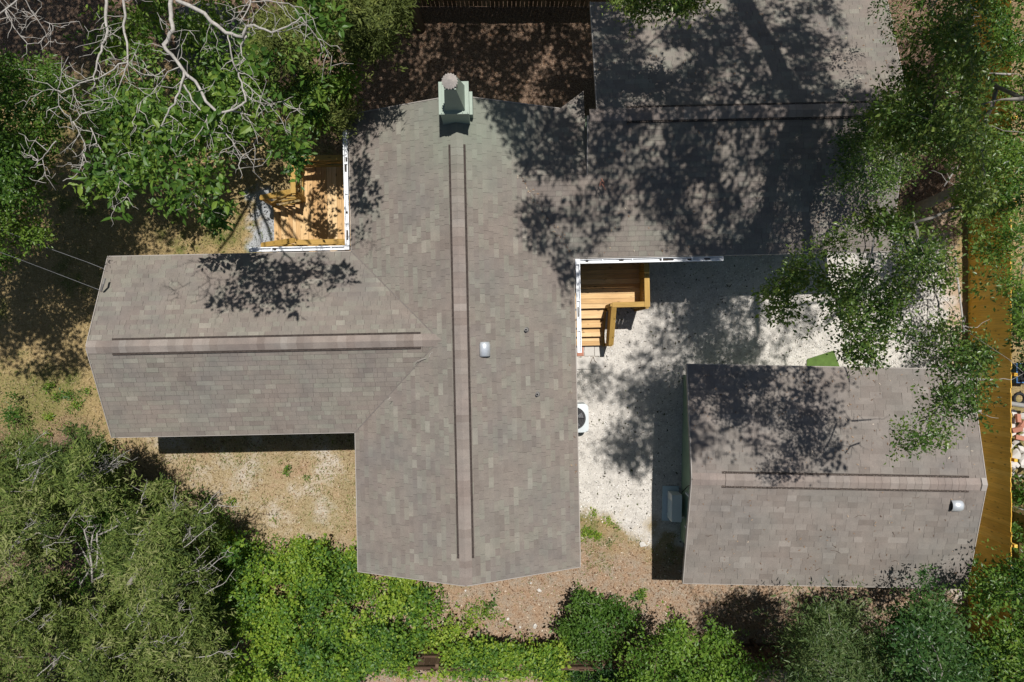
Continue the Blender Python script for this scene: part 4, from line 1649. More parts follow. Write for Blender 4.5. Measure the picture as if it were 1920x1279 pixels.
def skeleton(parent, bark, trunk_pts, targets, rng, rtip, rmax, name='branch'):
    """boughs that fork: every tip joins the nearest bough already there"""
    nodes = [Vector(p) for p in trunk_pts[len(trunk_pts) // 3:]]
    par = [-1] * len(nodes)
    n0 = len(nodes)
    top = nodes[-1]
    targets = sorted(targets, key=lambda p: (p - top).length)
    chains = []
    for tg in targets:
        pos = np.array([tuple(p) for p in nodes])
        dist = np.linalg.norm(pos - np.array(tuple(tg)), axis=1)
        dz = np.clip(pos[:, 2] - tg.z, 0, None)
        k = int(np.argmin(dist + 0.6 * dz))
        if dist[k] < 0.12:
            continue
        m = max(3, int(dist[k] / 0.35))
        w = wander(nodes[k], tg, m, 0.16, rng)
        ids = [k]
        for p in w[1:]:
            nodes.append(p)
            par.append(ids[-1])
            ids.append(len(nodes) - 1)
        chains.append(ids)
    wgt = [0.0] * len(nodes)
    for ids in chains:
        i = ids[-1]
        while i >= 0:
            wgt[i] += 1
            i = par[i]
    boughs = {}
    for ids in chains:
        i = ids[1]
        while par[i] >= n0:
            i = par[i]
        boughs.setdefault(i, []).append(ids)
    for grp in boughs.values():
        mb = MB()
        for ids in grp:
            rad = [min(rmax, rtip * max(1.0, wgt[i]) ** 0.52) for i in ids]
            rad[0] = min(rad[0], rad[1] * 1.15)
            mb.tube([nodes[i] for i in ids], rad, 5 if max(rad) < 0.03 else 7)
        mb.build(name, bark, parent, smooth=True)


def simple_tree(name, label, cat, base, forks, crown, mat, bark, trunk_r=0.12, boughs=24, group=None, tsets=None, seed=1, singles=0, bough_r=0.03):
    """trunk from base through forks, boughs to the crown, crown"""
    rng = random.Random(seed)
    base = Vector(base)
    t = thing(name, label, cat, base, 0.0, group)
    mb = MB()
    pts = [Vector(base) - base]
    rad = [trunk_r * 1.25]
    m = len(forks)
    for i, f in enumerate(forks):
        w = wander(pts[-1], Vector(f) - base, 4, 0.15, rng)[1:]
        for j, p in enumerate(w):
            pts.append(p)
            rad.append(trunk_r * (1 - 0.55 * (i + (j + 1) / 4) / m))
    mb.tube(pts, rad, 9)
    mb.build('trunk', bark, t, smooth=True)
    if tsets is not None and boughs:
        all_t = np.concatenate([q for q in tsets if len(q)])
        skeleton(t, bark, pts, [Vector(all_t[i]) - base for i in rng.sample(range(len(all_t)), min(boughs, len(all_t)))], rng, bough_r * 0.2, trunk_r * 0.6)
    o = crown.build(t, mat, singles)
    o.matrix_local = Matrix.Translation(-base)
    return t


# ------------------------------------------------------------------ A: bare pale branches top left
def pl3(pts):
    return [P(q[0], q[1], q[2] + 1.2) for q in pts]


A_LIMBS = [
    ([(300, -70, 8.6), (335, 0, 8.8), (395, 40, 9.0), (425, 62, 9.0), (455, 70, 9.0), (463, 50, 9.1), (475, 47, 9.2), (508, 62, 9.3), (540, 52, 9.4), (565, 32, 9.5)], 0.075, 0.02),
    ([(427, 64, 9.0), (432, 90, 9.0), (440, 125, 8.9), (452, 155, 8.8), (461, 190, 8.8), (450, 200, 8.8), (432, 208, 8.7), (408, 212, 8.7), (385, 190, 8.7), (368, 155, 8.7), (345, 135, 8.7), (328, 110, 8.7), (310, 92, 8.8), (308, 85, 8.8), (325, 55, 8.9), (320, 30, 8.8), (322, -20, 8.7)], 0.02, 0.075),
    ([(345, 135, 8.7), (340, 160, 8.7), (325, 195, 8.7), (310, 222, 8.6), (303, 236, 8.6)], 0.045, 0.02),
    ([(195, -50, 8.4), (198, 30, 8.6), (200, 60, 8.6), (190, 95, 8.7), (180, 130, 8.7), (172, 170, 8.6)], 0.06, 0.02),
    ([(225, -50, 8.6), (230, 30, 8.7), (238, 80, 8.7), (238, 120, 8.7), (230, 150, 8.6), (215, 182, 8.6)], 0.05, 0.012),
    ([(238, 118, 8.7), (200, 140, 8.7), (150, 160, 8.7), (115, 175, 8.7), (108, 168, 8.7), (110, 200, 8.6), (90, 232, 8.5)], 0.025, 0.008),
    ([(150, 160, 8.7), (112, 172, 8.7), (62, 167, 8.6)], 0.015, 0.006),
    ([(345, 160, 8.7), (360, 190, 8.7), (385, 215, 8.6), (415, 240, 8.6), (435, 265, 8.5), (447, 290, 8.5), (455, 298, 8.5)], 0.03, 0.008),
    ([(385, 215, 8.6), (390, 240, 8.6), (400, 270, 8.5), (410, 300, 8.4)], 0.018, 0.006),
    ([(408, 212, 8.7), (430, 208, 8.7), (480, 220, 8.6), (500, 200, 8.6), (530, 190, 8.6), (550, 182, 8.6)], 0.025, 0.006),
    ([(456, 155, 8.8), (480, 175, 8.8), (505, 195, 8.7), (515, 203, 8.7)], 0.018, 0.008),
    ([(463, 68, 9.0), (452, 85, 8.9), (453, 105, 8.9), (460, 112, 8.9)], 0.035, 0.01),
    ([(472, -30, 9.2), (468, 10, 9.2), (450, 45, 9.2)], 0.03, 0.015),
    ([(470, 5, 9.2), (495, 2, 9.2), (530, 5, 9.2), (565, 15, 9.2), (585, 35, 9.2), (612, 95, 9.0), (618, 110, 9.0)], 0.018, 0.006),
    ([(565, 32, 9.5), (590, 65, 9.3), (610, 92, 9.1), (622, 105, 9.0)], 0.016, 0.006),
    ([(40, -10, 8.6), (10, 20, 8.6), (-30, 45, 8.5)], 0.03, 0.02),
    ([(10, 22, 8.6), (25, 50, 8.5), (45, 75, 8.4), (52, 82, 8.4), (72, 82, 8.4)], 0.02, 0.008),
    ([(45, -5, 8.6), (65, 30, 8.5), (80, 52, 8.4), (92, 78, 8.3)], 0.016, 0.008),
    ([(82, 40, 8.4), (100, 48, 8.4), (122, 52, 8.4)], 0.012, 0.005),
    ([(60, -8, 8.6), (78, 5, 8.5), (70, 25, 8.4), (45, 35, 8.4), (18, 32, 8.4)], 0.012, 0.005),
    ([(137, 228, 8.5), (150, 250, 8.4), (162, 280, 8.3), (152, 315, 8.3), (140, 332, 8.2), (118, 340, 8.2)], 0.022, 0.012),
    ([(140, 228, 8.5), (155, 215, 8.5), (180, 212, 8.5), (203, 202, 8.5)], 0.014, 0.006),
    ([(105, 265, 8.3), (85, 290, 8.2), (65, 312, 8.1)], 0.02, 0.012),
    ([(80, 300, 8.2), (87, 330, 8.1), (105, 358, 8.0)], 0.012, 0.005),
    ([(170, 240, 8.5), (188, 280, 8.4), (206, 305, 8.4), (225, 335, 8.3), (242, 350, 8.3)], 0.02, 0.008),
    ([(206, 305, 8.4), (190, 322, 8.3), (172, 318, 8.3), (150, 305, 8.3)], 0.012, 0.005),
    ([(315, 215, 8.6), (345, 240, 8.5), (380, 255, 8.5), (430, 260, 8.4), (475, 270, 8.4)], 0.014, 0.005),
    ([(243, 360, 8.1), (235, 375, 8.0), (217, 386, 8.0)], 0.012, 0.006),
    ([(355, 355, 7.6), (362, 375, 7.5), (368, 392, 7.5)], 0.012, 0.006),
    ([(310, 130, 8.7), (290, 145, 8.7), (262, 140, 8.7), (245, 118, 8.7)], 0.02, 0.008),
    ([(340, 125, 8.7), (315, 135, 8.7), (300, 155, 8.6), (280, 180, 8.6), (258, 197, 8.5)], 0.022, 0.008),
]
ABASE = Vector((-12.2, 12.2, 0))
bt = thing('bare_tree', 'tall tree with pale bare branches over sparse large leaves top left', 'tree', ABASE)
mb = MB()
rngA = random.Random(4)
joint = P(255, -80, 8.2)
tp = [ABASE, ABASE + Vector((0.8, -0.8, 2.5)), ABASE + Vector((2.4, -2.2, 5.2)), joint]
mb.tube([p - ABASE for p in tp], [0.26, 0.2, 0.15, 0.1], 10)
mb.build('trunk', M['bark_white'], bt, smooth=True)
for pts, r0, r1 in A_LIMBS:
    w = pl3(pts)
    # roughen between the given bends
    fine = []
    for i in range(len(w) - 1):
        for j in range(3):
            p = w[i].lerp(w[i + 1], j / 3)
            s = (w[i + 1] - w[i]).length * 0.035
            fine.append(p + Vector((rngA.gauss(0, s), rngA.gauss(0, s), rngA.gauss(0, s))) * (0 if j == 0 and i == 0 else 1))
    fine.append(w[-1])
    n = len(fine)
    br = MB()
    br.tube([p - ABASE for p in fine], [0.5 * (r0 + (r1 - r0) * i / (n - 1)) for i in range(n)], 7)
    # side twigs
    Ltot = sum((fine[i + 1] - fine[i]).length for i in range(n - 1))
    for q in range(int(2 + Ltot * 3.4)):
        i = rngA.randrange(1, n)
        d = (fine[i] - fine[i - 1]).normalized()
        s = Vector((d.y, -d.x, 0)) * rngA.choice((-1, 1))
        ln = rngA.uniform(0.18, 0.75)
        end = fine[i] + d * ln * rngA.uniform(0.1, 0.9) + s * ln * rngA.uniform(0.4, 1.0) + Vector((0, 0, rngA.uniform(-0.25, 0.3) * ln))
        tw = limb(br, fine[i] - ABASE, end - ABASE, rngA.uniform(0.005, 0.009), 0.003, rngA, 5, 0.36, 5)
        if ln > 0.35:
            for _ in range(rngA.randrange(1, 4)):
                j = rngA.randrange(1, 5)
                e2 = tw[j] + Vector((rngA.gauss(0, 0.2), rngA.gauss(0, 0.2), rngA.gauss(0, 0.08)))
                limb(br, tw[j], e2, 0.006, 0.003, rngA, 3, 0.4, 4)
    br.build('branch', M['bark_white'], bt, smooth=True)
jn = MB()
for k in (0, 1, 3, 4, 12, 15):
    pts = pl3(A_LIMBS[k][0])
    st = pts[0] if k != 1 else pts[-1]
    limb(jn, joint - ABASE, st - ABASE, 0.07, 0.04, rngA, 4, 0.1, 8)
jn.build('limb', M['bark_white'], bt, smooth=True)

ca = Crown(21)
ca.region([(165, 20), (330, -20), (420, -20), (430, 150), (450, 250), (420, 300), (370, 315), (300, 340), (215, 340), (175, 280), (150, 150)], 1.4, 3.8, 1200, 11, 0.15, 0.066, 0.22, 0.43, 50, 3, 40, 0.62)
ca.region([(380, 100), (430, -20), (520, -20), (545, 60), (560, 130), (600, 210), (590, 265), (555, 275), (525, 280), (505, 250), (450, 260), (400, 280)], 1.6, 3.8, 440, 11, 0.15, 0.066, 0.21, 0.46, 48, 4, 40, 0.62)
ca.region([(170, 325), (250, 320), (270, 350), (245, 380), (190, 352)], 4.5, 5.6, 34, 12, 0.17, 0.075, 0.2)
ca.region([(320, 345), (400, 350), (410, 400), (360, 390), (320, 385)], 5.5, 6.6, 16, 10, 0.17, 0.075, 0.2)
ca.region([(515, 250), (560, 245), (575, 290), (555, 310), (520, 300)], 4.6, 5.4, 26, 11, 0.15, 0.07, 0.17, tone=0.35, shoots=0.2)
ca.region([(395, 395), (425, 395), (425, 420), (398, 418)], 5, 5.6, 5, 9, 0.17, 0.075, 0.16)
ca.region([(560, 90), (660, 85), (668, 150), (640, 200), (600, 240), (560, 190), (540, 130)], 3.6, 5.0, 170, 13, 0.16, 0.06, 0.24, 0.36, tone=0.6)
ca.shade([(395, 575), (415, 545), (440, 505), (440, 482), (560, 482), (600, 484), (655, 482), (668, 515), (640, 540), (600, 530), (565, 545), (560, 585), (515, 600), (490, 585), (440, 580)], 3.5, 5.7, 6.4, 1.9, 10, 0.15, 0.08, 0.16, 0.42, 32, 5, keep_out=False)
ca.shade([(655, 215), (722, 207), (700, 240), (678, 262), (690, 330), (718, 395), (712, 440), (690, 448), (662, 430), (660, 300)], 3.4, 5.6, 6.4, 1.5, 10, 0.14, 0.075, 0.15, 0.44, 34, 6, keep_out=False)
ca.shade([(515, 330), (645, 330), (645, 455), (515, 455)], 0.9, 5.6, 6.2, 0.5, 10, 0.14, 0.075, 0.15, 0.52, 34, 7, keep_out=False)
ca.shade([(150, -10), (580, -10), (580, 215), (150, 225)], 0.5, 7.0, 8.4, 2.0, 10, 0.16, 0.08, 0.24, 0.28, 50, 91)
o = ca.build(bt, LEAF['bare'], 300)
o.matrix_local = Matrix.Translation(-ABASE)

# ------------------------------------------------------------------ B: glossy tree on the left edge
cbn = Crown(31)
t1 = cbn.region([(-300, 60), (30, 112), (75, 110), (125, 150), (128, 205), (108, 262), (75, 330), (65, 380), (60, 400), (-300, 400)], 3.4, 5.8, 3300, 16, 0.09, 0.042, 0.2, 0.16, 45, 11, 35, 0.62)
t2 = cbn.region([(-300, 395), (40, 400), (98, 430), (96, 452), (30, 468), (22, 500), (-300, 520)], 3.4, 5.0, 900, 16, 0.09, 0.042, 0.18, 0.15, 45, 12, 22, 0.68)
t3 = t1
cbn.shade([(130, 130), (190, 130), (190, 345), (100, 345)], 0, 9.0, 10.5, 2.2, 14, 0.13, 0.07, 0.28, 0.15, 50, 17)
cbn.shade([(95, 340), (180, 325), (250, 370), (262, 440), (250, 478), (205, 482), (165, 600), (100, 570)], 0, 9.2, 10.6, 2.0, 14, 0.13, 0.07, 0.26, 0.22, 50, 13)
t4 = cbn.shade([(-60, 580), (140, 590), (160, 690), (90, 720), (-60, 690)], 0, 7.2, 8.5, 2.4, 14, 0.13, 0.07, 0.2, 0.49, 45, 14)
t5 = cbn.shade([(255, 395), (385, 400), (370, 472), (255, 475)], 0, 9.0, 10.0, 0.8, 14, 0.13, 0.07, 0.2, 0.5, 40, 15)
t6 = cbn.shade([(-120, -80), (200, -80), (190, 120), (110, 140), (-120, 110)], 0, 8.0, 10.0, 2.6, 14, 0.14, 0.075, 0.3, 0.12, 60, 16)
simple_tree('leafy_tree', 'dense glossy green tree at the left edge beside the dark lawn', 'tree', (-15.2, 6.2, 0), [(-15.0, 6.4, 3.5), (-14.2, 6.8, 7.5)], cbn, LEAF['glossy'], M['bark_grey'], 0.2, 40, None, [t1, t2, t3, t5], 6)

# ------------------------------------------------------------------ C: cedars at the top
cc = Crown(41)
t1 = cc.region([(575, -30), (765, -30), (758, 40), (735, 70), (718, 108), (690, 100), (668, 112), (640, 100), (600, 80), (560, 40)], 4.0, 6.6, 1500, 17, 0.11, 0.028, 0.17, 0.34, 36, 17, 28, 0.55, True, cr=0.34, shoots=1.2)
simple_tree('cedar_tree', 'olive green cedar with brown leaning trunk by the top fence', 'tree', (-2.86, 9.74, 0), [(-3.15, 10.2, 1.8), (-3.9, 9.6, 4.2)], cc, LEAF['cedar'], M['bark_brown'], 0.14, 40, None, [t1], 8)
cc = Crown(43)
t1 = cc.region([(480, 20), (560, 40), (575, 100), (560, 130), (530, 110), (500, 90)], 4.0, 6.5, 420, 17, 0.11, 0.028, 0.17, 0.34, 36, 18, 28, 0.55, True, cr=0.34, shoots=1.2)
t2 = cc.region([(560, 150), (620, 170), (650, 120), (665, 180), (655, 232), (600, 255), (560, 230), (540, 190)], 2.5, 4.2, 700, 17, 0.11, 0.028, 0.17, 0.34, 36, 19, 28, 0.55, True, cr=0.34, shoots=1.2)
simple_tree('cedar_tree', 'thin olive cedar among the bare branches left of the leaf litter', 'tree', (-6.3, 8.3, 0), [(-6.4, 8.4, 2.5), (-6.2, 8.5, 5.0)], cc, LEAF['cedar'], M['bark_grey'], 0.09, 36, None, [t1, t2], 9)

# ------------------------------------------------------------------ E: junipers bottom left
ce = Crown(51)
t1 = ce.region([(-60, 830), (60, 815), (140, 800), (200, 840), (240, 880), (235, 950), (170, 985), (130, 1010), (110, 1060), (95, 1130), (-60, 1160)], 2.0, 5.2, 2600, 18, 0.125, 0.026, 0.2, 0.38, 42, 21, 35, 0.58, True, cr=0.34, grow=0.7, shoots=2.0)
simple_tree('juniper_tree', 'grey green juniper at the left edge below the dry lawn', 'tree', (-14.8, -5.6, 0), [(-14.6, -5.6, 2.0), (-14.0, -5.6, 4.0)], ce, LEAF['juniper'], M['bark_grey'], 0.13, 60, 'junipers in the bottom left corner', [t1], 10)
ce = Crown(53)
t1 = ce.region([(240, 950), (300, 905), (345, 940), (392, 970), (398, 1020), (380, 1080), (410, 1130), (400, 1200), (330, 1210), (250, 1180), (205, 1100), (190, 1040), (230, 980)], 2.2, 5.0, 2700, 18, 0.125, 0.026, 0.2, 0.45, 42, 22, 35, 0.58, True, cr=0.34, grow=0.7, shoots=2.0)
simple_tree('juniper_tree', 'grey green feathery juniper with dead twigs right of the dark hollow', 'tree', (-10.0, -6.4, 0), [(-9.8, -6.2, 2.0), (-9.6, -6.1, 4.2)], ce, LEAF['juniper'], M['bark_grey'], 0.13, 70, 'junipers in the bottom left corner', [t1], 11)
ce = Crown(55)
t1 = ce.region([(-60, 1130), (80, 1120), (160, 1100), (230, 1150), (330, 1200), (400, 1190), (400, 1320), (-60, 1340)], 2.4, 5.2, 3000, 18, 0.125, 0.026, 0.2, 0.45, 42, 23, 35, 0.58, True, cr=0.34, grow=0.7, shoots=2.0)
simple_tree('juniper_tree', 'grey green juniper filling the very bottom left corner', 'tree', (-12.6, -9.2, 0), [(-12.4, -9.0, 2.0), (-12.0, -8.8, 4.4)], ce, LEAF['juniper'], M['bark_grey'], 0.13, 70, 'junipers in the bottom left corner', [t1], 12)
# grey dead sprays sticking out of the junipers
rd_ = random.Random(55)
for nm_, poly_ in (('juniper_tree', [(20, 860), (210, 870), (120, 1000), (10, 1100)]), ('juniper_tree.001', [(250, 950), (380, 960), (390, 1180), (230, 1160)]), ('juniper_tree.002', [(20, 1140), (380, 1200), (380, 1270), (20, 1270)])):
    jt = bpy.data.objects[nm_]
    bz = Vector(jt.location)
    mb = MB()
    xs, ys = sample_poly(poly_, 26, np.random.default_rng(len(nm_)))
    for x_, y_ in zip(xs, ys):
        a = P(x_, y_, rd_.uniform(3.0, 4.4))
        th_ = rd_.gauss(0.6, 0.5)
        d_ = Vector((math.cos(th_), math.sin(th_), rd_.uniform(0.0, 0.4)))
        tw_ = limb(mb, a - bz, a - bz + d_ * rd_.uniform(0.5, 1.3), 0.016, 0.004, rd_, 6, 0.22, 5)
        for _ in range(5):
            k_ = rd_.randrange(1, 6)
            limb(mb, tw_[k_], tw_[k_] + d_ * rd_.uniform(0.1, 0.35) + Vector((rd_.gauss(0, 0.14), rd_.gauss(0, 0.14), rd_.uniform(0, 0.15))), 0.007, 0.003, rd_, 3, 0.4, 4)
    tag(mb.build('dead_twigs', M['bark_white'], jt, smooth=True), kind='stuff')
# small leafy understory between them
cu = Crown(57)
t1 = cu.region([(130, 950), (230, 900), (250, 930), (220, 1010), (150, 1020), (110, 1000)], 1.0, 2.6, 300, 14, 0.08, 0.045, 0.16, 0.2, 50, 24, 30, 0.5)
cu.region([(-20, 860), (240, 850), (260, 940), (400, 960), (420, 1180), (380, 1300), (-20, 1300), (60, 1000)], 0.8, 2.9, 2300, 13, 0.09, 0.046, 0.17, 0.42, 50, 27, 40, 0.6)
cu.region([(240, 900), (330, 890), (420, 950), (430, 1010), (350, 990), (270, 960)], 0.3, 1.4, 260, 13, 0.085, 0.04, 0.17, 0.46, 40, 28, 30, 0.5)
t2 = cu.region([(0, 740), (30, 735), (35, 790), (0, 800)], 0.2, 0.7, 30, 12, 0.08, 0.045, 0.16, 0.0, 50, 24, 30, 0.45)
simple_tree('shrub', 'low green leafy scrub spreading in the gaps between the junipers', 'shrub', (-12.6, -5.4, 0), [(-12.5, -5.4, 0.9)], cu, LEAF['shrub'], M['bark_grey'], 0.04, 14, None, [t1], 13)
# dead white snag
sg = thing('dead_snag', 'bleached forked dead branches standing in the dark hollow', 'dead tree', P(168, 1100, 0.2))
mb = MB()
rs_ = random.Random(77)
sb = Vector(sg.location)
root_ = P(173, 1090, 2.6)
mb.tube([Vector((0, 0, -0.2)), root_ - sb], [0.05, 0.04], 7)
mb.build('trunk', M['bark_white'], sg)
mb = MB()
for pts in ([(173, 1090), (172, 1060), (168, 1035), (162, 1010), (158, 995), (165, 988), (176, 988)], [(172, 1065), (162, 1045), (156, 1035)], [(173, 1078), (182, 1060), (183, 1035)],
            [(188, 1085), (196, 1062), (190, 1040), (182, 1018), (182, 1000)], [(171, 1040), (172, 1015), (174, 1003)], [(172, 1085), (164, 1075), (150, 1098)], [(196, 1062), (215, 1045), (222, 1030), (235, 1005)],
            [(182, 1005), (205, 995), (228, 982), (243, 970)], [(176, 1088), (198, 1078), (212, 1068)]):
    w = [P(x, y, 2.8 + 0.5 * i / len(pts)) - sb for i, (x, y) in enumerate(pts)]
    n = len(w)
    mb.tube(w, [0.03 - 0.02 * i / n for i in range(n)], 6)
    for i in range(1, n):
        for _ in range(2):
            limb(mb, w[i], w[i] + Vector((rs_.gauss(0, 0.16), rs_.uniform(0, 0.3), rs_.uniform(-0.1, 0.2))), 0.008, 0.003, rs_, 3, 0.4, 4)
mb.build('branch', M['bark_white'], sg, smooth=True)

# ------------------------------------------------------------------ F: bright vines
cv = Crown(61)
t1 = t1 = cv.region([(395, 1010), (440, 1000), (460, 1030), (530, 1030), (570, 1010), (610, 1030), (670, 1020), (672, 1080), (700, 1095), (760, 1085), (838, 1098), (845, 1150), (850, 1195), (760, 1215), (840, 1230), (845, 1258), (700, 1260), (650, 1285), (370, 1330), (400, 1230), (450, 1150), (400, 1080)], 0.4, 2.5, 5200, 14, 0.085, 0.06, 0.15, 0.40, 26, 31, 40, 0.52, grow=0.7, cr=0.28, shoots=1.3)
o = cv.build(None, LEAF['vine'], 0, 'vine_thicket')
tag(o, 'bright green vine thicket spreading below the left lawn', 'vines', None, 'stuff')
cv = Crown(63)
cv.region([(840, 1215), (900, 1212), (960, 1215), (1010, 1222), (1050, 1215), (1060, 1266), (1050, 1270), (1000, 1260), (830, 1256)], 0.9, 2.5, 1300, 14, 0.085, 0.062, 0.15, 0.2, 55, 32, 40, 0.55)
cv.region([(870, 1160), (890, 1135), (925, 1130), (925, 1160), (880, 1175)], 0.1, 0.5, 70, 12, 0.07, 0.04, 0.15, 0.2, 55, 32, 40, 0.5)
o = cv.build(None, LEAF['vine'], 0, 'ground_ivy')
tag(o, 'strip of bright ivy along the bottom fence', 'vines', None, 'stuff')

cw_ = Crown(64)
cw_.region([(1088, 980), (1125, 955), (1150, 985), (1130, 1040), (1095, 1060)], 0.02, 0.14, 60, 10, 0.06, 0.03, 0.09, 0.42, 24, 95, 10, 0.6, cr=0.1, shoots=0.3)
cw_.region([(1110, 935), (1190, 960), (1200, 1010), (1150, 1030), (1120, 1000)], 0.02, 0.1, 46, 8, 0.055, 0.028, 0.08, 0.46, 24, 96, 10, 0.5, cr=0.08, shoots=0.3)
cw_.region([(1190, 1112), (1205, 1112), (1205, 1125), (1190, 1125)], 0.05, 0.2, 7, 12, 0.07, 0.035, 0.08, 0, 24, 97, 10, 0.4, cr=0.1, shoots=0.3)
cw_.region([(280, 850), (640, 860), (650, 1000), (480, 1020), (350, 930)], 0.02, 0.1, 150, 7, 0.055, 0.026, 0.07, 0.5, 30, 98, 10, 0.5, cr=0.07, shoots=0.3)
cw_.region([(20, 690), (170, 700), (200, 800), (60, 830)], 0.02, 0.16, 160, 9, 0.065, 0.03, 0.1, 0.44, 36, 99, 10, 0.5, cr=0.12, shoots=0.3)
tag(cw_.build(None, LEAF['vine'], 0, 'weeds'), 'small green weeds dotted over the sand and dry lawns', 'weeds', None, 'stuff')

# ------------------------------------------------------------------ G..K bottom shrubs and trees
cg = Crown(65)
t1 = cg.region([(1064, 1130), (1080, 1112), (1110, 1118), (1128, 1130), (1150, 1132), (1180, 1142), (1190, 1175), (1165, 1210), (1150, 1250), (1090, 1265), (1066, 1220), (1060, 1170)], 0.5, 2.3, 640, 14, 0.09, 0.048, 0.15, 0.25, 34, 33, 28, 0.58, cr=0.3, shoots=1.2)
simple_tree('shrub', 'round glossy green shrub beside the brown fence below the main gable', 'shrub', (2.6, -8.7, 0), [(2.6, -8.7, 1.3)], cg, LEAF['shrub'], M['bark_grey'], 0.05, 20, None, [t1], 14)
cg = Crown(66)
t1 = cg.region([(1050, 1230), (1180, 1220), (1240, 1250), (1230, 1330), (1040, 1330)], 0.4, 2.0, 800, 13, 0.08, 0.045, 0.16, 0.2, 50, 36, 45, 0.25)
simple_tree('shrub', 'dark shaded shrub at the bottom edge under the round glossy one', 'shrub', (2.9, -10.3, 0), [(2.9, -10.3, 1.2)], cg, LEAF['dark'], M['bark_grey'], 0.05, 10, None, [t1], 15)
ch_ = Crown(67)
t1 = ch_.region([(1160, 1265), (1195, 1215), (1240, 1195), (1262, 1172), (1300, 1190), (1330, 1200), (1350, 1175), (1365, 1200), (1350, 1240), (1400, 1245), (1430, 1250), (1435, 1330), (1150, 1330)], 2.2, 4.6, 1300, 13, 0.095, 0.048, 0.17, 0.40, 34, 34, 25, 0.62, cr=0.4, grow=0.9, shoots=1.8)
simple_tree('young_tree', 'lime green young tree with forked stem right of the round shrub', 'tree', (4.5, -9.3, 0), [(4.55, -9.2, 1.6), (4.9, -8.7, 3.2)], ch_, LEAF['lime'], M['bark_brown'], 0.09, 40, None, [t1], 16)
ci = Crown(69)
t1 = ci.region([(1500, 1165), (1545, 1135), (1595, 1142), (1612, 1190), (1645, 1240), (1620, 1330), (1470, 1330), (1465, 1200)], 3.5, 6.8, 1350, 17, 0.11, 0.026, 0.17, 0.36, 38, 35, 30, 0.6, cr=0.45, grow=0.9, shoots=1.6)
simple_tree('willow_tree', 'narrow leaved grey green tree at the bottom edge below the shed', 'tree', (8.3, -9.9, 0), [(8.1, -9.3, 2.5), (7.6, -8.0, 5.0)], ci, LEAF['willow'], M['bark_grey'], 0.12, 40, None, [t1], 17)
cj = Crown(71)
t1 = cj.region([(1640, 1190), (1690, 1150), (1712, 1110), (1722, 1070), (1745, 1080), (1765, 1130), (1800, 1180), (1850, 1250), (1880, 1330), (1600, 1330), (1640, 1230)], 3.0, 6.6, 1450, 15, 0.10, 0.045, 0.18, 0.40, 38, 37, 30, 0.5, cr=0.45, grow=0.9, shoots=1.6)
simple_tree('dark_tree', 'dark green tree under the lower right corner of the shed roof', 'tree', (10.8, -9.3, 0), [(10.7, -8.9, 2.5), (10.2, -7.9, 4.8)], cj, LEAF['dark'], M['bark_grey'], 0.13, 40, None, [t1], 18)
ck = Crown(73)
t1 = ck.region([(1798, 1078), (1825, 1085), (1850, 1075), (1890, 1050), (1980, 1040), (1980, 1330), (1880, 1330), (1840, 1240), (1825, 1160), (1800, 1130)], 2.8, 5.6, 1900, 15, 0.10, 0.045, 0.18, 0.38, 38, 38, 30, 0.6, cr=0.42, grow=0.9, shoots=1.5)
simple_tree('laurel_tree', 'bright green tree hanging over the bottom right end of the orange fence', 'tree', (15.3, -8.6, 0), [(15.2, -8.4, 2.0), (14.6, -7.8, 4.2)], ck, LEAF['laurel'], M['bark_grey'], 0.11, 40, None, [t1], 19)
cx = Crown(75)
t1 = cx.region([(1893, 895), (1930, 880), (1960, 900), (1950, 950), (1900, 950)], 0.3, 1.2, 110, 12, 0.09, 0.05, 0.16, 0, 40, 39, 20, 0.6)
t2 = cx.region([(1892, 985), (1904, 985), (1906, 1020), (1893, 1020)], 0.6, 1.3, 16, 12, 0.09, 0.05, 0.12, 0, 40, 39, 20, 0.6)
simple_tree('shrub', 'green shrub between the rubble heap and the olive building', 'shrub', (15.6, -4.6, 0), [(15.6, -4.6, 0.6)], cx, LEAF['shrub'], M['bark_grey'], 0.03, 0, None, [t1], 20)
cx = Crown(76)
t1 = cx.region([(1894, 560), (1990, 540), (1990, 700), (1905, 690), (1894, 640)], 0.4, 2.6, 420, 13, 0.09, 0.05, 0.2, 0.2, 40, 40, 30, 0.35)
simple_tree('shrub', 'dark green shrub behind the orange fence above the blue crate', 'shrub', (15.9, 0.2, 0), [(15.9, 0.2, 1.2)], cx, LEAF['dark'], M['bark_grey'], 0.04, 0, None, [t1], 21)

# ------------------------------------------------------------------ L: big oak on the right
co = Crown(81)
lo = dict(L=0.075, W=0.034)
t1 = co.region([(1690, 90), (1720, -30), (1840, -30), (1850, 160), (1850, 400), (1845, 560), (1830, 540), (1810, 440), (1800, 330), (1740, 320), (1690, 300), (1650, 280), (1640, 190), (1690, 140)], 8.6, 10.9, 1500, 16, 0.078, 0.036, 0.19, 0.45, 50, 51, 60, 0.64, cr=0.3)
t2 = co.region([(1560, 330), (1600, 240), (1650, 180), (1700, 200), (1720, 300), (1690, 350), (1620, 390), (1570, 370), (1545, 350)], 4.6, 6.0, 520, 16, 0.075, 0.034, 0.19, 0.40, 45, 52, 40, 0.5)
t3 = co.region([(1430, 560), (1470, 520), (1500, 480), (1550, 455), (1600, 400), (1700, 395), (1760, 440), (1790, 500), (1785, 570), (1835, 640), (1835, 720), (1790, 720), (1750, 690), (1700, 660), (1620, 690), (1560, 650), (1530, 600), (1440, 592)], 8.0, 9.9, 1500, 14, 0.07, 0.036, 0.18, 0.43, 42, 53, 40, 0.52, cr=0.24)
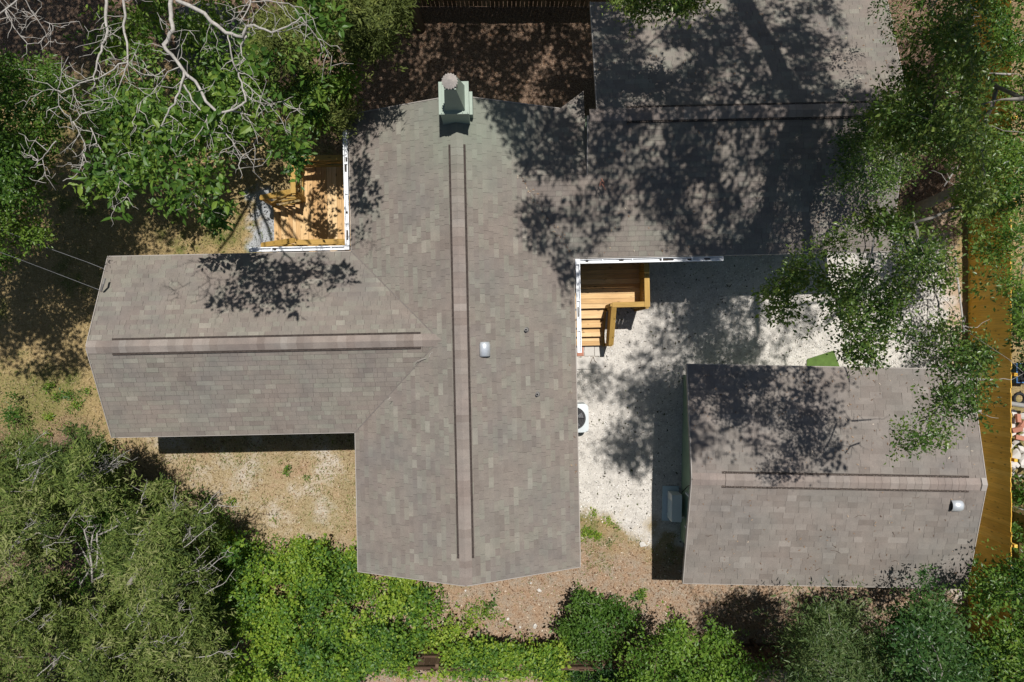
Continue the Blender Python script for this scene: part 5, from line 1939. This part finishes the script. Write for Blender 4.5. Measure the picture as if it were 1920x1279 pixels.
t4 = co.region([(1688, 800), (1720, 780), (1760, 740), (1780, 700), (1800, 640), (1860, 650), (1848, 740), (1835, 790), (1790, 812), (1740, 850), (1690, 830)], 8.2, 9.6, 340, 14, 0.07, 0.036, 0.16, 0.40, 45, 54, 30, 0.5, cr=0.26)
t5 = co.region([(1640, 0), (1700, -20), (1720, 40), (1690, 110), (1650, 100)], 5.0, 6.5, 60, 12, 0.075, 0.034, 0.15, 0.4, 50, 55, 30, 0.4)
t10 = co.shade([(1690, 60), (1812, 60), (1812, 445), (1700, 445)], 0, 9.0, 11.0, 1.6, 14, 0.13, 0.075, 0.22, 0.30, 50, 92)
t6 = co.shade([(1228, 545), (1300, 540), (1420, 550), (1500, 548), (1530, 600), (1500, 640), (1430, 680), (1290, 700), (1225, 720), (1165, 705), (1190, 650), (1215, 600)], 0, 15.5, 17.0, 1.1, 14, 0.14, 0.08, 0.3, 0.42, 40, 56)
t7 = co.shade([(1092, 705), (1165, 690), (1290, 690), (1290, 850), (1225, 880), (1180, 892), (1130, 870), (1092, 830)], 0, 15.5, 17.0, 2.6, 14, 0.14, 0.08, 0.28, 0.4, 40, 57)
t8 = co.shade([(1292, 690), (1560, 690), (1620, 700), (1625, 770), (1600, 810), (1605, 850), (1560, 865), (1500, 892), (1420, 860), (1300, 875)], 3.2, 7.6, 9.2, 0.8, 14, 0.13, 0.075, 0.2, 0.46, 40, 58)
t9 = co.shade([(1292, 690), (1450, 690), (1440, 850), (1300, 878)], 3.2, 8.5, 10.0, 2.4, 14, 0.13, 0.075, 0.2, 0.34, 40, 73)
OB = Vector((12.56, 4.1, 0))
oak = simple_tree('oak_tree', 'large spreading oak over the orange fence and the right end of the roofs', 'tree', OB, [(13.1, 4.7, 2.6), (13.5, 5.2, 5.5), (12.6, 4.8, 9.5), (11.0, 4.6, 13.0)], co, LEAF['oak'], M['bark_grey'], 0.16, 110, None, [t1, t2, t3, t4, t6, t7, t8], 22, 0, 0.02)

cq_ = Crown(88)
t1 = cq_.region([(1845, -30), (1990, -30), (1990, 640), (1905, 620), (1880, 540), (1868, 420), (1850, 330), (1872, 200), (1850, 110)], 3.0, 5.4, 1700, 15, 0.085, 0.04, 0.2, 0.42, 50, 93, 40, 0.62, cr=0.34)
t2 = cq_.region([(1800, 280), (1870, 260), (1900, 420), (1880, 560), (1830, 540), (1815, 420)], 2.6, 4.2, 260, 14, 0.08, 0.038, 0.18, 0.46, 36, 94, 30, 0.62, cr=0.28)
simple_tree('leafy_tree', 'bright leafy tree beyond the upper orange fence at the right edge', 'tree', (16.6, 6.0, 0), [(16.3, 6.0, 2.2), (15.4, 5.6, 4.4)], cq_, LEAF['laurel'], M['bark_grey'], 0.07, 50, None, [t1, t2], 34)

# ------------------------------------------------------------------ N: oak behind the house (its boughs shade the roof)
cn = Crown(91)
LS = dict()
t1 = cn.shade([(1115, 25), (1330, 25), (1400, -20), (1570, -20), (1590, 55), (1612, 85), (1545, 95), (1525, 112), (1560, 150), (1640, 150), (1650, 240), (1520, 475), (1300, 475), (1210, 390), (1115, 335)], 3.5, 8.6, 10.8, 2.9, 15, 0.13, 0.075, 0.2, 0.4, 46, 61)
t2 = cn.shade([(905, 205), (950, 185), (1050, 200), (1105, 230), (1105, 325), (1080, 335), (995, 328), (975, 305), (945, 262)], 3.5, 8.8, 10.4, 3.4, 15, 0.13, 0.075, 0.2, 0.2, 42, 62)
t3 = cn.shade([(975, 395), (1010, 378), (1050, 415), (1085, 368), (1150, 360), (1165, 400), (1120, 470), (1080, 480), (1078, 575), (1052, 545), (1028, 500), (985, 470)], 3.2, 9.5, 11.0, 2.0, 14, 0.13, 0.075, 0.2, 0.4, 40, 63)
t4 = cn.shade([(660, 40), (1115, 40), (1115, 215), (900, 190), (670, 220)], 0, 8.2, 10.5, 3.4, 15, 0.14, 0.08, 0.24, 0.3, 40, 64)
t5 = cn.shade([(1570, 160), (1690, 150), (1710, 380), (1560, 380)], 3.2, 9.0, 11.0, 0.4, 14, 0.13, 0.075, 0.2, 0.42, 45, 65)
t6 = cn.region([(1140, -40), (1330, -40), (1318, 8), (1290, 18), (1262, 26), (1235, 22), (1205, 38), (1170, 22), (1150, 8)], 6.0, 7.2, 420, 15, 0.085, 0.038, 0.18, 0.15, 40, 66, 25, 0.7)
NB = Vector((6.6, 13.2, 0))
nt_ = simple_tree('oak_tree', 'tall oak behind the house whose boughs shade the right roof', 'tree', NB, [(6.5, 13.1, 3.5), (6.4, 12.9, 7.5)], cn, LEAF['oak'], M['bark_grey'], 0.3, 60, None, [t1, t2, t3, t4, t5, t6], 23, 0, 0.03)


def lift(px, py, hs, z):
    p = P(px, py, hs)
    return Vector((p.x + SUN.x * z, p.y + SUN.y * z, hs + z))


mb = MB()
rl = random.Random(15)
L1 = [Vector((6.4, 12.9, 7.5)), lift(1385, -30, 3.2, 7.4), lift(1440, 90, 3.4, 8.0), lift(1480, 165, 3.8, 8.6), lift(1502, 230, 3.8, 9.0)]
L2 = [lift(1502, 230, 3.8, 9.0), lift(1512, 330, 3.6, 9.5), lift(1516, 470, 3.1, 10.2), lift(1516, 560, 3.0, 11)]
L3 = [lift(1490, 200, 3.8, 8.9), lift(1455, 320, 3.6, 9.5), lift(1418, 470, 3.1, 10.2), lift(1390, 560, 3.0, 11)]
L4 = [lift(1440, 90, 3.4, 8.0), lift(1340, 250, 3.9, 9.0), lift(1322, 380, 3.4, 10)]
for pts, r0, r1 in ((L1, 0.27, 0.24), (L2, 0.17, 0.09), (L3, 0.2, 0.1), (L4, 0.07, 0.03)):
    w = []
    for i in range(len(pts) - 1):
        for j in range(4):
            w.append(pts[i].lerp(pts[i + 1], j / 4) + Vector((rl.gauss(0, 0.03), rl.gauss(0, 0.03), rl.gauss(0, 0.03))))
    w.append(pts[-1])
    mb.tube([p - NB for p in w], [r0 + (r1 - r0) * i / (len(w) - 1) for i in range(len(w))], 9)
for k in range(26):
    s = rl.choice((L2, L3, L4, L1))
    i = rl.randrange(1, len(s))
    a = s[i - 1].lerp(s[i], rl.random())
    b = a + Vector((rl.gauss(0, 0.9), rl.gauss(0, 0.9), rl.uniform(-0.2, 0.9)))
    limb(mb, a - NB, b - NB, 0.035, 0.008, rl, 5, 0.3, 6)
mb.build('limb', M['bark_grey'], nt_, smooth=True)

# pale bare twigs in the right canopy
for pts in ([(1812, -20, 9.4), (1820, 20, 9.4), (1812, 42, 9.4), (1800, 48, 9.3)], [(1765, -10, 9), (1750, 10, 9), (1740, 20, 8.9)], [(1732, -10, 8.5), (1728, 20, 8.4)], [(1795, 310, 7.0), (1780, 335, 6.9), (1770, 350, 6.9)],
            [(1790, 480, 7.2), (1805, 600, 7.0), (1808, 625, 7.0)], [(1790, 720, 7.4), (1765, 760, 7.3), (1738, 790, 7.2)], [(1840, 770, 7.4), (1810, 780, 7.3), (1788, 800, 7.2)], [(1640, 440, 6.8), (1630, 500, 6.7), (1595, 560, 6.6), (1590, 590, 6.5)],
            [(1640, 500, 6.6), (1610, 540, 6.5), (1560, 560, 6.4)], [(1895, 140, 7.5), (1850, 138, 7.3)], [(1835, 712, 7.5), (1870, 713, 7.3)]):
    mb = MB()
    w = [P(*q) for q in pts]
    mb.tube([p - OB for p in w], [0.024 - 0.014 * i / len(w) for i in range(len(w))], 6)
    for i in range(1, len(w)):
        for _ in range(4):
            a = w[i - 1].lerp(w[i], rl.random())
            limb(mb, a - OB, a - OB + Vector((rl.gauss(0, 0.25), rl.gauss(0, 0.25), rl.gauss(0, 0.1))), 0.008, 0.003, rl, 4, 0.4, 4)
    mb.build('bare_branch', M['bark_white'], oak, smooth=True)

# leaning pole by the bottom fence
mb = MB()
mb.tube([P(1380, 1200, 0.3), P(1432, 1262, 1.9)], 0.05, 8)
tag(mb.build('leaning_pole', M['bark_brown']), 'thin brown pole leaning on the bottom fence', 'pole')

# ------------------------------------------------------------------ ground cover
def strips(name, n, cond, Lr, Wr, mat, seed, flat=0.35, kind='stuff', label=None, cat=None, area=None, zoff=0.01):
    rng = np.random.default_rng(seed)
    X0, X1, Y0, Y1 = area or (-16.5, 15.2, -11.2, 11.2)
    x = rng.uniform(X0, X1, n)
    y = rng.uniform(Y0, Y1, n)
    k = rng.random(n) < cond(x, y)
    x, y = x[k], y[k]
    m = len(x)
    z = ground_val(GZ, x, y) + zoff
    ang = rng.uniform(0, 2 * np.pi, m)
    el = rng.uniform(0, flat, m)
    a = np.stack([np.cos(ang) * np.cos(el), np.sin(ang) * np.cos(el), np.sin(el)], -1)
    nn = norm(rng.normal(0, 0.35, (m, 3)) + np.array([0, 0, 1.0]))
    nn = norm(nn - a * np.sum(a * nn, -1, keepdims=True))
    b = np.cross(nn, a)
    L = rng.uniform(*Lr, m)[:, None]
    W = rng.uniform(*Wr, m)[:, None]
    c = np.stack([x, y, z], -1)
    v = np.stack([c, c + a * L * 0.5 + b * W * 0.5 + nn * W * 0.2, c + a * L, c + a * L * 0.5 - b * W * 0.5 + nn * W * 0.2], 1).reshape(-1, 3)
    base = (np.arange(m) * 4)[:, None]
    tri = np.stack([base + np.array([[0, 3, 2]]), base + np.array([[0, 2, 1]])], 1).reshape(-1, 3)
    me = np_mesh(name, v, tri, mat, np.repeat(rng.random(m), 2))
    o = link(name, me)
    tag(o, label, cat, None, kind)
    return o


def under_roof(x, y):
    """inside the footprints of the buildings (no ground cover there)"""
    c, s = math.cos(TH), math.sin(TH)
    u = c * (x - HO.x) + s * y
    v = -s * (x - HO.x) + c * y
    r = (np.abs(u) < 2.5) & (v > V0 + 0.5) & (v < V1 - 0.5)
    r |= (u > WU + 0.5) & (u < -2) & (np.abs(v - WV) < 1.95)
    r |= (u > 3.8) & (u < EU - 0.5) & (v > NEV + 0.5) & (v < NEN - 0.5)
    return r


gm_dry = leaf_mat('dry_grass_blades', [(0, (0.17, 0.12, 0.06)), (0.5, (0.33, 0.25, 0.13)), (1, (0.52, 0.42, 0.26))], 0.7, 0.2, 0.1)
gm_grn = leaf_mat('green_grass_blades', [(0, (0.06, 0.09, 0.018)), (0.5, (0.15, 0.19, 0.045)), (1, (0.27, 0.29, 0.09))], 0.6, 0.3, 0.2)
gm_lit = leaf_mat('brown_leaf_litter', [(0, (0.10, 0.055, 0.034)), (0.5, (0.27, 0.165, 0.10)), (0.85, (0.43, 0.3, 0.2)), (1, (0.66, 0.58, 0.48))], 0.8, 0.1, 0.1)
gm_red = leaf_mat('red_brown_leaf_litter', [(0, (0.06, 0.03, 0.02)), (0.5, (0.2, 0.105, 0.06)), (1, (0.42, 0.27, 0.17))], 0.8, 0.1, 0.1)
gm_drk = leaf_mat('fallen_dark_leaves', [(0, (0.03, 0.022, 0.014)), (0.6, (0.07, 0.06, 0.03)), (1, (0.09, 0.13, 0.03))], 0.7, 0.1, 0.2)
lawn_w = lambda x, y: (1 - ground_val(sand, x, y)) * (1 - ground_val(np.maximum(top, tl), x, y)) * (1 - ground_val(bot, x, y)) * (1 - ground_val(peb, x, y)) * ~under_roof(x, y)
strips('dry_grass', 190000, lambda x, y: lawn_w(x, y) * (x < 3) * (0.25 + 0.75 * fbm(x * 2, y * 2, 5)), (0.05, 0.15), (0.010, 0.022), gm_dry, 1, 0.7, label='dry tan grass blades on the lawns', cat='grass')
strips('green_grass', 130000, lambda x, y: np.clip(ground_val(green, x, y) * 1.2 + 0.9 * ground_val(low, x, y) * np.clip((fbm(x * 2.2, y * 2.2, 61) - 0.47) * 5, 0, 1) + 0.02, 0, 1) * (1 - 0.97 * ground_val(sand, x, y)) * (1 - ground_val(top, x, y)) * ~under_roof(x, y), (0.05, 0.13), (0.012, 0.026), gm_grn, 2, 0.8, label='green grass patches in the lawns', cat='grass')
strips('leaf_litter', 190000, lambda x, y: np.maximum(ground_val(bot, x, y), 0.35 * ground_val(low, x, y)) * (0.3 + 0.7 * fbm(x * 3, y * 3, 8)) * (1 - ground_val(sand, x, y)), (0.03, 0.1), (0.014, 0.045), gm_lit, 3, 0.4, label='pale brown leaf litter below the roofs', cat='leaf litter')
strips('leaf_litter', 110000, lambda x, y: np.maximum(ground_val(top, x, y), ground_val(tl, x, y)) * (0.3 + 0.7 * fbm(x * 3, y * 3, 9)) * ~under_roof(x, y), (0.03, 0.09), (0.015, 0.04), gm_red, 4, 0.4, label='red brown leaf litter behind the house', cat='leaf litter')
strips('fallen_leaves', 36000, lambda x, y: ground_val(sand, x, y) * np.clip((fbm(x * 1.6, y * 1.6, 18) - 0.40) * 3.2, 0.04, 1) * 0.45, (0.03, 0.11), (0.016, 0.055), gm_drk, 5, 0.3, label='dark fallen leaves scattered on the pale sand', cat='leaves')
gm_grv = leaf_mat('sand_gravel', [(0, (0.30, 0.28, 0.26)), (0.5, (0.5, 0.47, 0.43)), (1, (0.78, 0.76, 0.72))], 0.9, 0.0, 0.1)
strips('gravel', 60000, lambda x, y: ground_val(sand, x, y) * (0.3 + 0.7 * fbm(x * 2.5, y * 2.5, 58)), (0.02, 0.06), (0.02, 0.05), gm_grv, 6, 0.3, label='pale gravel bits spread over the courtyard sand', cat='gravel', area=(1.0, 14.2, -7.0, 4.0))


def roof_z(x, y):
    """top surface of the house and shed roofs"""
    c, sn_ = math.cos(TH), math.sin(TH)
    u = c * (x - HO.x) + sn_ * y
    v = -sn_ * (x - HO.x) + c * y
    z = np.full(np.shape(x), -1.0)
    ne = (u > 1.6) & (u < EU) & (v > NEV) & (v < NER)
    z = np.where(ne, np.minimum(HE + (v - NEV) * NEQ, 9), z)
    nn_ = (u > 3.6) & (u < EU) & (v >= NER) & (v < NEN)
    z = np.where(nn_, NEH - (v - NER) * NEQ, z)
    ma = (np.abs(u) < HW) & (v > V0) & (v < V1)
    z = np.where(ma, np.maximum(z, RH - np.abs(u) * PITCH), z)
    c, sn_ = math.cos(ST), math.sin(ST)
    u = c * (x - SO.x) + sn_ * (y - SO.y)
    v = -sn_ * (x - SO.x) + c * (y - SO.y)
    sh = (u > 0.1) & (u < SL - 0.1) & (np.abs(v) < SW - 0.05)
    return np.where(sh, SR - np.abs(v) * SQ, z)


def roof_litter(seed, n, weight):
    rng = np.random.default_rng(seed)
    x = rng.uniform(-5, 13, n)
    y = rng.uniform(-7, 9.5, n)
    z = roof_z(x, y)
    k = (z > 0) & (rng.random(n) < weight(x, y))
    x, y, z = x[k], y[k], z[k]
    m = len(x)
    ang = rng.uniform(0, 6.28, m)
    L = rng.uniform(0.03, 0.10, m)
    W = rng.uniform(0.008, 0.03, m)
    a = np.stack([np.cos(ang), np.sin(ang)], -1)
    b = np.stack([-a[:, 1], a[:, 0]], -1)
    c = np.stack([x, y], -1)
    pts = [c, c + a * (L * 0.5)[:, None] + b * (W * 0.5)[:, None], c + a * L[:, None], c + a * (L * 0.5)[:, None] - b * (W * 0.5)[:, None]]
    v = np.stack([np.concatenate([p, (np.where(roof_z(p[:, 0], p[:, 1]) > 0, roof_z(p[:, 0], p[:, 1]), z) + 0.024 + 0.006 * (i % 2))[:, None]], 1) for i, p in enumerate(pts)], 1).reshape(-1, 3)
    base = (np.arange(m) * 4)[:, None]
    tri = np.stack([base + np.array([[0, 3, 2]]), base + np.array([[0, 2, 1]])], 1).reshape(-1, 3)
    me = np_mesh('roof_litter', v, tri, gm_lit, np.repeat(rng.random(m), 2))
    tag(link('roof_litter', me), 'brown leaf litter and needles lying on the shaded roofs', 'leaf litter', None, 'stuff')


def roof_w(x, y):
    c, sn_ = math.cos(TH), math.sin(TH)
    u = c * (x - HO.x) + sn_ * y
    v = -sn_ * (x - HO.x) + c * y
    # along the valley between main roof and east wing, and thinly everywhere under the trees
    t = np.clip((u - 1.6) / (HW - 1.6), 0, 1)
    dv = np.abs(v - (VAL[1] + (NEV - VAL[1]) * t)) + 2 * np.abs(u - np.clip(u, 1.6, HW))
    w = 0.9 * np.exp(-(dv / 0.14) ** 2) * fbm(x * 3, y * 3, 33)
    w = w + 0.035 * (x > 1.5) * np.clip((fbm(x * 1.2, y * 1.2, 35) - 0.4) * 4, 0, 1)
    w = w + 0.05 * (x > 4.6) * (y < -0.6) * np.clip((fbm(x * 2, y * 2, 36) - 0.5) * 5, 0, 1)
    return w


roof_litter(71, 90000, roof_w)
# leaves and twigs lying on the roofs
rt = random.Random(44)
mb = MB()


def on_house(px, py):
    for _ in range(1):
        q = Hl(px, py, 3.5)
        z = RH - abs(q.x) * PITCH
        q = Hl(px, py, z)
    return q


tw = MB()
for px, py, dx, dy in ((800, 672, -22, 8), (812, 660, -8, 12), (733, 745, -6, 5), (893, 697, 4, 0)):
    a = HM @ Hl(px, py, RH - 0.3)
    a = P(px, py, 3.9 if px < 850 else 4.05)
    b = P(px + dx, py + dy, a.z + 0.03)
    limb(tw, a + Vector((0, 0, 0.05)), b + Vector((0, 0, 0.03)), 0.008, 0.004, rt, 5, 0.3, 5)
tag(tw.build('fallen_twig', M['bark_white']), 'dry pale twigs lying in the valley of the left wing roof', 'twig')
tw = MB()
for px, py, dx, dy in ((1128, 335, 5, 14), (1128, 345, 8, 12), (1124, 350, 4, -12)):
    a = P(px, py, 3.92)
    b = P(px + dx, py + dy, 3.85)
    limb(tw, a, b, 0.016, 0.006, rt, 5, 0.3, 5)
tag(tw.build('dead_sprig', M['brick']), 'rusty dead sprig lying on the linking roof', 'twig')
tw = MB()
for k in range(16):
    px, py = rt.uniform(1300, 1720), rt.uniform(925, 1080)
    z = SR + (SMI @ P(px, py, 3.2)).y * SQ + 0.02
    a = P(px, py, z)
    d = Vector((rt.gauss(0, 0.16), rt.gauss(0, 0.1), 0))
    limb(tw, a, a + d + Vector((0, 0, d.y * SQ + 0.01)), 0.006, 0.003, rt, 4, 0.5, 4)
tag(tw.build('fallen_twigs', M['bark_brown']), 'thin brown twigs scattered on the south slope of the shed roof', 'twigs', None, 'stuff')
tw = MB()
limb(tw, P(1107, 682, 0.09), P(1112, 670, 0.09), 0.01, 0.006, rt, 4, 0.2, 5)
limb(tw, P(1112, 670, 0.09), P(1119, 681, 0.09), 0.01, 0.006, rt, 4, 0.2, 5)
tag(tw.build('bent_twig', M['bark_brown']), 'bent brown twig on the concrete landing', 'twig')
